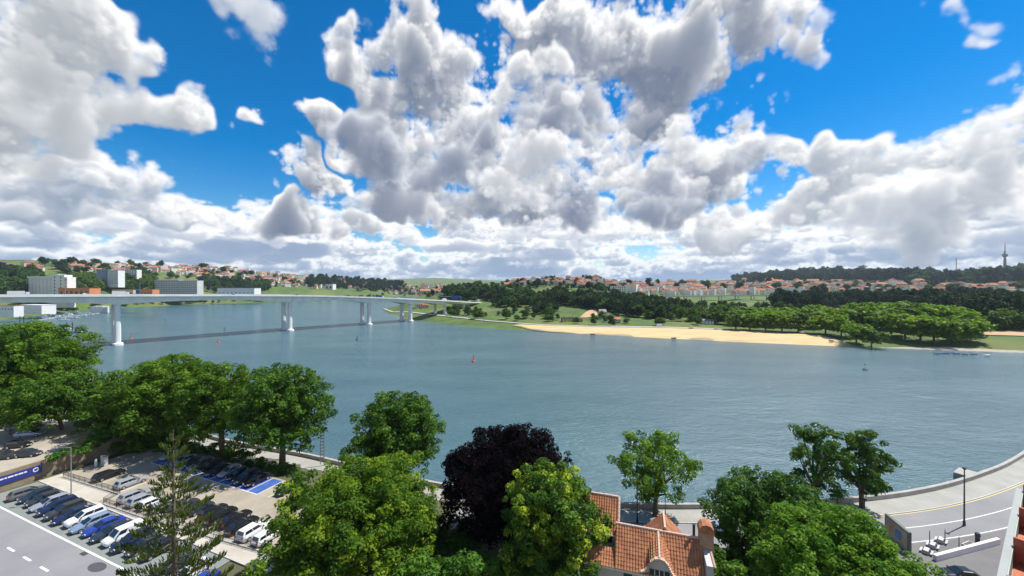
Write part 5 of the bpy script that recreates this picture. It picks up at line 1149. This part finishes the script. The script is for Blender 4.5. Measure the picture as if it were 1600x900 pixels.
for i, (px, py, D, r, m_, lab) in enumerate([(690, 905, 47, 3.0, L_DEEP, 'dark green shrub under the left edge of the copper beech'), (730, 895, 44, 2.6, L_IVY, 'bright green shrub at the bottom edge below the copper beech'), (770, 905, 45, 2.6, L_DEEP, 'dark shrub at the bottom edge right of the bright shrub'), (820, 905, 50, 3.2, L_DEEP, 'dark shrub behind the yellow-blossomed tree trunk'),
        (1130, 900, 44, 2.4, L_DEEP, 'dark shrub against the chimney wall of the tiled house'), (700, 850, 57, 3.6, L_DEEP, 'shaded shrub between the domed tree and the copper beech'), (1145, 870, 54, 3.2, L_DEEP, 'dark shrub behind the chimney of the tiled house'), (650, 900, 44, 2.6, L_IVY, 'green shrub right of the domed tree foot')]):
    c = atd(px, py, D); g = 9.0; shrub('garden_shrub', [(c.x, c.y, max(c.z, g+r*.4), r, r, r*.8), (c.x+r*.7, c.y+.5, max(c.z, g+r*.4)-r*.2, r*.7, r*.7, r*.6), (c.x-r*.6, c.y-.4, max(c.z, g+r*.4)-r*.25, r*.7, r*.7, r*.6)], m_, lab, seed=30+i, z=g)
def araucaria():
    rng = np.random.RandomState(5); b = atd(270, 672, 34); zb = 10.0; H = b.z-zb; e = empty('norfolk_pine', (b.x, b.y, zb)); tag(e, 'tall open conifer with tiered branches in front of the parked cars', 'tree')
    tb = MB(); tb.tube([(0, 0, -1), (.05, 0, H*.5), (0, 0, H)], [.34, .22, .03], 10); P = []; A = []
    z = H-.9; k = 0
    while z > 3:
        u = (H-z)/H; Lb = min(4.6, .35+7.0*u**.85); n = 5 if u < .15 else 6; ph = k*.7
        for j in range(n):
            if rng.rand() < .2: continue
            a = ph+j*2*math.pi/n+rng.uniform(-.2, .2); l = Lb*rng.uniform(.75, 1.1); d = Vector((math.cos(a), math.sin(a), 0)); pts = []
            for s_ in (0, .3, .6, .85, 1): pts.append(d*(l*s_)+Vector((0, 0, z+l*(-.12*math.sin(s_*2.4)+.10*s_*s_)+.12*l*s_)))
            tb.tube(pts, [.05, .04, .03, .02, .01], 5)
            m = int(l*34)
            for q in range(m):
                s_ = .18+.82*rng.rand(); i = min(int(s_*4), 3); c = pts[i].lerp(pts[i+1], s_*4-i); side = d.cross(Vector((0, 0, 1)))
                o = side*(rng.uniform(-.55, .55)*(1-.45*s_)*min(1, l*.4)); P.append(c+o+Vector((0, 0, abs(o.length)*.25))); A.append((d*.35+side*rng.uniform(-.3, .3)+Vector((0, 0, 1.0))).normalized())
        z -= .72+.5*u; k += 1
    link('trunk', tb.mesh('trunk', True), e, mat=BARK)
    P = np.array([tuple(p) for p in P]); A = np.array([tuple(p) for p in A]); n = len(P); L_ = .20+.28*rng.rand(n); sd_ = np.cross(A, rng.randn(n, 3)); sd_ /= np.linalg.norm(sd_, axis=1)[:, None]; w = .045
    V = np.stack([P-sd_*w, P+sd_*w, P+A*L_[:, None]+sd_*w*.5, P+A*L_[:, None]-sd_*w*.5], 1).reshape(-1, 3)
    me = bpy.data.meshes.new('foliage'); me.from_pydata(V.tolist(), [], [(4*i, 4*i+1, 4*i+2, 4*i+3) for i in range(n)]); me.update()
    t = me.attributes.new('tint', 'FLOAT', 'FACE'); t.data.foreach_set('value', rng.rand(n).astype('f4'))
    link('foliage', me, e, mat=leafmat('leaf_conifer', [(0, (.03, .055, .012)), (.5, (.075, .11, .02)), (1, (.16, .18, .04))], .25))
araucaria()
# ------------------------------------------------------------------ tiled house
TILE = mat('clay_tile', (.27, .10, .05), .88, col2=(.50, .22, .10), scale=1.1, detail=9); TILE2 = mat('clay_tile_pale', (.62, .44, .34), .85, var=.12, scale=2)
HWALL = mat('house_render', (.50, .48, .44), .9, var=.1, scale=.6, detail=7); SHUT = mat('shutter_dark', (.03, .045, .04), .6); WHT = mat('joinery_white', (.7, .7, .68), .6); BRK = mat('chimney_brick', (.36, .20, .12), .9, col2=(.45, .30, .2), scale=3)
HS = empty('tiled_house', (12.4, 45.3, 9.0), math.atan2(-2.8, 8.6)); tag(HS, 'house with orange clay tile roof, curved dormer and brick chimney below the quay', 'house')
def tiles(name, O, U, Vd, lu, lv, parent, tw=.30, tl=.36, m_=None):
    """courses of curved clay tiles over a roof slope"""
    O, U, Vd = Vector(O), Vector(U).normalized(), Vector(Vd).normalized(); N_ = U.cross(Vd).normalized(); N_ = N_ if N_.z > 0 else -N_
    nu, nv = max(1, int(lu/tw)), max(1, int(lv/tl)); tw, tl = lu/nu, lv/nv; mb = MB()
    for j in range(nv):
        for i in range(nu):
            jt = random.uniform(-.012, .012); pts = []
            for v_, lift in ((j*tl-.03, .035), ((j+1)*tl+.05, .075)):
                for a in (0, .22, .5, .78, 1.0):
                    pts.append(O+U*((i+a)*tw)+Vd*v_+N_*(lift+jt+.085*math.sin(math.pi*a)))
            mb.add(pts, [(k, k+1, k+6, k+5) for k in range(4)]+[(9, 8, 7, 6, 5)])
    sl = MB(); c = [O, O+U*lu, O+U*lu+Vd*lv, O+Vd*lv]; sl.add([p for p in c]+[p-N_*.15 for p in c], [(0, 1, 2, 3), (4, 7, 6, 5), (0, 4, 5, 1), (1, 5, 6, 2), (2, 6, 7, 3), (3, 7, 4, 0)])
    r = sl.build('roof_slope', TILE, parent); tag(mb.build(name, m_ or TILE, r, fix=False), kind='stuff'); return r
def caps(A, B, parent, r=.14, m_=None):
    A, B = Vector(A), Vector(B); n = max(2, int((B-A).length/.42)); mb = MB()
    for i in range(n):
        a, b = A.lerp(B, i/n), A.lerp(B, (i+1.08)/n); mb.tube([a, b], [r*1.12, r*.95], 8)
    tag(mb.build('ridge_tiles', m_ or TILE2, parent), kind='stuff')
RZ_, EZ = 11.0, 8.0
mb = MB(); mb.prism([(0, -2.4), (9.1, -2.4), (9.1, 2.4), (0, 2.4)], -1, 8.2); mb.add([(0.01, -2.4, 8.2), (.01, 2.4, 8.2), (.01, 0, 10.8), (9.09, -2.4, 8.2), (9.09, 2.4, 8.2), (9.09, 0, 10.8)], [(0, 1, 2), (3, 5, 4), (0, 2, 5, 3), (1, 4, 5, 2)]); mb.build('wall', HWALL, HS)
sl = Vector((0, -2.95, -3.15)); tiles('tiles', (-.1, 0, RZ_), (1, 0, 0), sl, 9.2, sl.length, HS)
tiles('tiles', (-.1, 0, RZ_), (1, 0, 0), (0, 2.95, -3.15), 9.2, sl.length, HS); caps((-.1, 0, RZ_+.08), (9.1, 0, RZ_+.08), HS)
mb = MB()
for i in range(30): mb.tube([(-.05+i*.31, -3.0, 7.78), (-.05+i*.31, -2.75, 7.9)], .11, 7)
tag(mb.build('eave_tiles', TILE2, HS), kind='stuff'); MB().box((4.5, -2.62, 7.55), (9.2, .45, .18)).build('cornice', WHT, HS)
# taller wing behind the left end
MB().prism([(-4.2, 1.2), (.0, 1.2), (.0, 5.6), (-4.2, 5.6)], -1, 9.3).build('wing_wall', HWALL, HS)
ws = Vector((0, -2.7, -3.1)); tiles('tiles', (-4.5, 3.4, 12.3), (1, 0, 0), ws, 4.6, ws.length, HS); tiles('tiles', (-4.5, 3.4, 12.3), (1, 0, 0), (0, 2.7, -3.1), 4.6, ws.length, HS)
MB().add([(-.02, 1.0, 9.3), (-.02, 5.7, 9.3), (-.02, 3.4, 12.1), (-4.2, 1.0, 9.3), (-4.2, 5.7, 9.3), (-4.2, 3.4, 12.1)], [(0, 1, 2), (3, 5, 4), (0, 2, 5, 3), (1, 4, 5, 2)]).build('wing_gable', HWALL, HS)
caps((.1, .7, 9.3), (.1, 3.4, 12.42), HS, .16); caps((-4.5, 3.4, 12.4), (.1, 3.4, 12.4), HS); MB().box((-2.1, .75, 9.1), (4.5, .5, .16)).build('cornice', WHT, HS)
MB().box((-1.0, 1.17, 8.3), (.8, .1, 1.0)).build('window', GLASS, HS); MB().box((-.3, 1.15, 8.3), (.12, .14, 1.6)).build('downpipe', WHT, HS)
# lean-to at the left front
tiles('tiles', (-3.5, -1.4, 8.9), (1, 0, 0), (0, -1.5, -1.15), 3.3, 1.9, HS); MB().prism([(-3.4, -2.4), (-.02, -2.4), (-.02, 1.18), (-3.4, 1.18)], -1, 7.9).build('lean_to_wall', HWALL, HS); MB().box((-1.85, -2.75, 7.6), (3.4, .4, .18)).build('cornice', WHT, HS)
for x in (-2.4, 1.3, 2.9): w_ = MB().box((x, -2.43, 6.4), (.9, .1, 1.3)).build('window', GLASS, HS); MB().box((x, -2.47, 5.7), (1.2, .16, .1)).build('sill', WHT, w_)
# curved dormer
prof = [(-1.85, 8.1), (-1.45, 8.3), (-1.15, 8.75), (-.85, 9.4), (-.45, 9.8), (0, 9.92), (.45, 9.8), (.85, 9.4), (1.15, 8.75), (1.45, 8.3), (1.85, 8.1)]
cx = 4.55; fy = -3.0
dw = MB().add([(cx-1.45, fy+.12, 6.6), (cx+1.45, fy+.12, 6.6)]+[(cx+x, fy+.12, z-.12) for x, z in prof[1:-1][::-1]], [tuple(range(11))]); dw.box((cx, -1.6, 7.6), (2.7, 2.6, 1.9)); D_ = dw.build('dormer_wall', HWALL, HS)
rings = [[(cx+x, y, z+dz) for x, z in prof]+[(cx+x, y, z+dz-.14) for x, z in prof[::-1]] for y, dz in ((fy-.12, 0), (-1.5, .45), (-.05, 1.0))]; dr = MB().loft(rings).build('dormer_roof', TILE, HS)
mb = MB()
for j in range(9):
    for i in range(len(prof)-1):
        (xa, za), (xb, zb_) = prof[i], prof[i+1]; n_ = max(1, int(math.hypot(xb-xa, zb_-za)/.26))
        for q in range(n_):
            t = (q+.5)/n_; y0 = fy-.1+j*.33; mb.tube([(cx+xa+(xb-xa)*t, y0, za+(zb_-za)*t+.03+(y0-fy)*.33), (cx+xa+(xb-xa)*t, y0+.36, za+(zb_-za)*t+.0+(y0+.36-fy)*.33)], [.11, .09], 6)
tag(mb.build('dormer_tiles', TILE, dr), kind='stuff'); mb = MB()
for i in range(len(prof)-1):
    (xa, za), (xb, zb_) = prof[i], prof[i+1]
    for t in (.0, .33, .66): mb.tube([(cx+xa+(xb-xa)*t, fy-.25, za+(zb_-za)*t+.02), (cx+xa+(xb-xa)*t, fy+.1, za+(zb_-za)*t+.06)], .09, 7)
tag(mb.build('verge_tiles', TILE2, dr), kind='stuff'); caps((cx, fy-.1, 10.0), (cx, 0, 11.05), dr, .12)
w_ = MB().box((cx, fy+.08, 7.95), (.95, .1, 1.15)).build('window', GLASS, HS)
for x in (-.47, 0, .47): MB().box((cx+x, fy+.02, 7.95), (.07, .08, 1.2)).build('frame', WHT, w_)
MB().box((cx, fy+.02, 7.36), (1.1, .14, .08)).build('sill', WHT, w_)
for x in (-.75, .75):
    s_ = MB().box((cx+x, fy+.03, 7.95), (.5, .06, 1.2)).build('shutter', SHUT, HS)
    for k in range(6): MB().box((cx+x, fy-.01, 7.5+k*.18), (.42, .03, .1)).build('slat', SHUT, s_)
# rear wing with clipped gable
for sx in (-1, 1): tiles('tiles', (5.3, .2, 11.35), (0, 1, 0), (sx*2.0, 0, -2.0), 3.2, 2.83, HS)
tiles('tiles', (4.6, 3.2, 11.1), (1, 0, 0), (0, 1.0, -1.3), 1.4, 1.4, HS); MB().prism([(3.6, 2.0), (7.0, 2.0), (7.0, 3.5), (3.6, 3.5)], -1, 9.4).build('rear_wall', HWALL, HS); MB().add([(3.5, 3.3, 9.3), (7.1, 3.3, 9.3), (5.3, 3.3, 11.2)], [(0, 1, 2)]).build('rear_gable', HWALL, HS); caps((5.3, .1, 11.45), (5.3, 3.4, 11.45), HS, .12)
# chimney end wall
MB().prism([(9.12, -3.1), (9.75, -3.1), (9.75, .6), (9.12, .6)], -1, 10.2).build('chimney_breast', HWALL, HS); ch = MB().prism([(8.8, -.5), (10.2, -.5), (10.2, .7), (8.8, .7)], 9, 12.0).build('chimney', BRK, HS)
rr = [[(8.7, y, 12.0), (10.3, y, 12.0), (10.2, y, 12.5), (9.9, y, 12.85), (9.5, y, 12.95), (9.1, y, 12.85), (8.8, y, 12.5)] for y in (-.6, .8)]; MB().loft(rr).build('chimney_hood', TILE, ch); MB().tube([(8.3, .1, 11), (8.3, .1, 12.3), (8.3, .1, 12.5)], [.14, .14, .2], 8).build('flue', LDARK, ch)
mb = MB()
for i in range(12): mb.tube([(9.75, -3.1+i*.3, 10.3), (9.95, -3.1+i*.3, 10.2)], .11, 6)
tag(mb.build('verge_tiles', TILE2, ch), kind='stuff')
# ------------------------------------------------------------------ neighbouring flats at the right edge
FL = empty('apartment_building', (25.0, 20.4, 8), R(35)); tag(FL, 'brick apartment building with pale green balcony parapets at the right edge', 'building')
PG = mat('parapet_pale_green', (.34, .42, .36), .6, var=.1, scale=1); PGR = mat('parapet_grey', (.30, .32, .31), .7, var=.06, scale=1); RBR = mat('red_brick', (.40, .10, .055), .9, col2=(.5, .18, .1), scale=4)
MB().box((8, -6.2, 13), (16.5, 6.4, 26.5)).build('wall', RBR, FL)
for z in (24.4, 21.4, 18.4, 15.4, 12.4):
    f_ = MB().box((8, -1.9, z-.95), (16.4, 2.4, .25)).build('balcony_slab', PGR, FL)
    MB().box((8, -1.9, z-.80), (16.2, 2.1, .04)).build('floor_tiles', RBR, f_)
    MB().box((8, -.75, z-.4), (16.4, .14, 1.1)).build('parapet', PG, f_); MB().box((8, -.62, z+.17), (16.5, .3, .09)).build('coping', PGR, f_)
    for x in (.1, 5.4, 10.8, 16): MB().box((x, -1.9, z-.05), (.18, 2.2, 1.5)).build('divider', RBR, f_)
    for x in (2.6, 8, 13.4): MB().box((x, -2.97, z+.3), (2.4, .1, 2.0)).build('window', GLASS, f_)
MB().box((8, -6.2, 26.6), (17, 7, .5)).build('roof', PGR, FL); MB().box((8, -2.8, 26.6), (16.8, .25, .9)).build('roof_parapet', PG, FL)

# ------------------------------------------------------------------ air
def haze():
    m = bpy.data.materials.new('haze_air'); m.use_nodes = True; N = m.node_tree.nodes; N.remove(N['Principled BSDF'])
    v = N.new('ShaderNodeVolumePrincipled'); v.inputs['Color'].default_value = (.72, .84, 1.0, 1); v.inputs['Density'].default_value = 4.5e-5; v.inputs['Anisotropy'].default_value = .1
    m.node_tree.links.new(v.outputs[0], N['Material Output'].inputs['Volume'])
    tag(MB().box((0, 4500, 150), (20000, 9400, 320)).build('haze', m), kind='stuff')
haze()
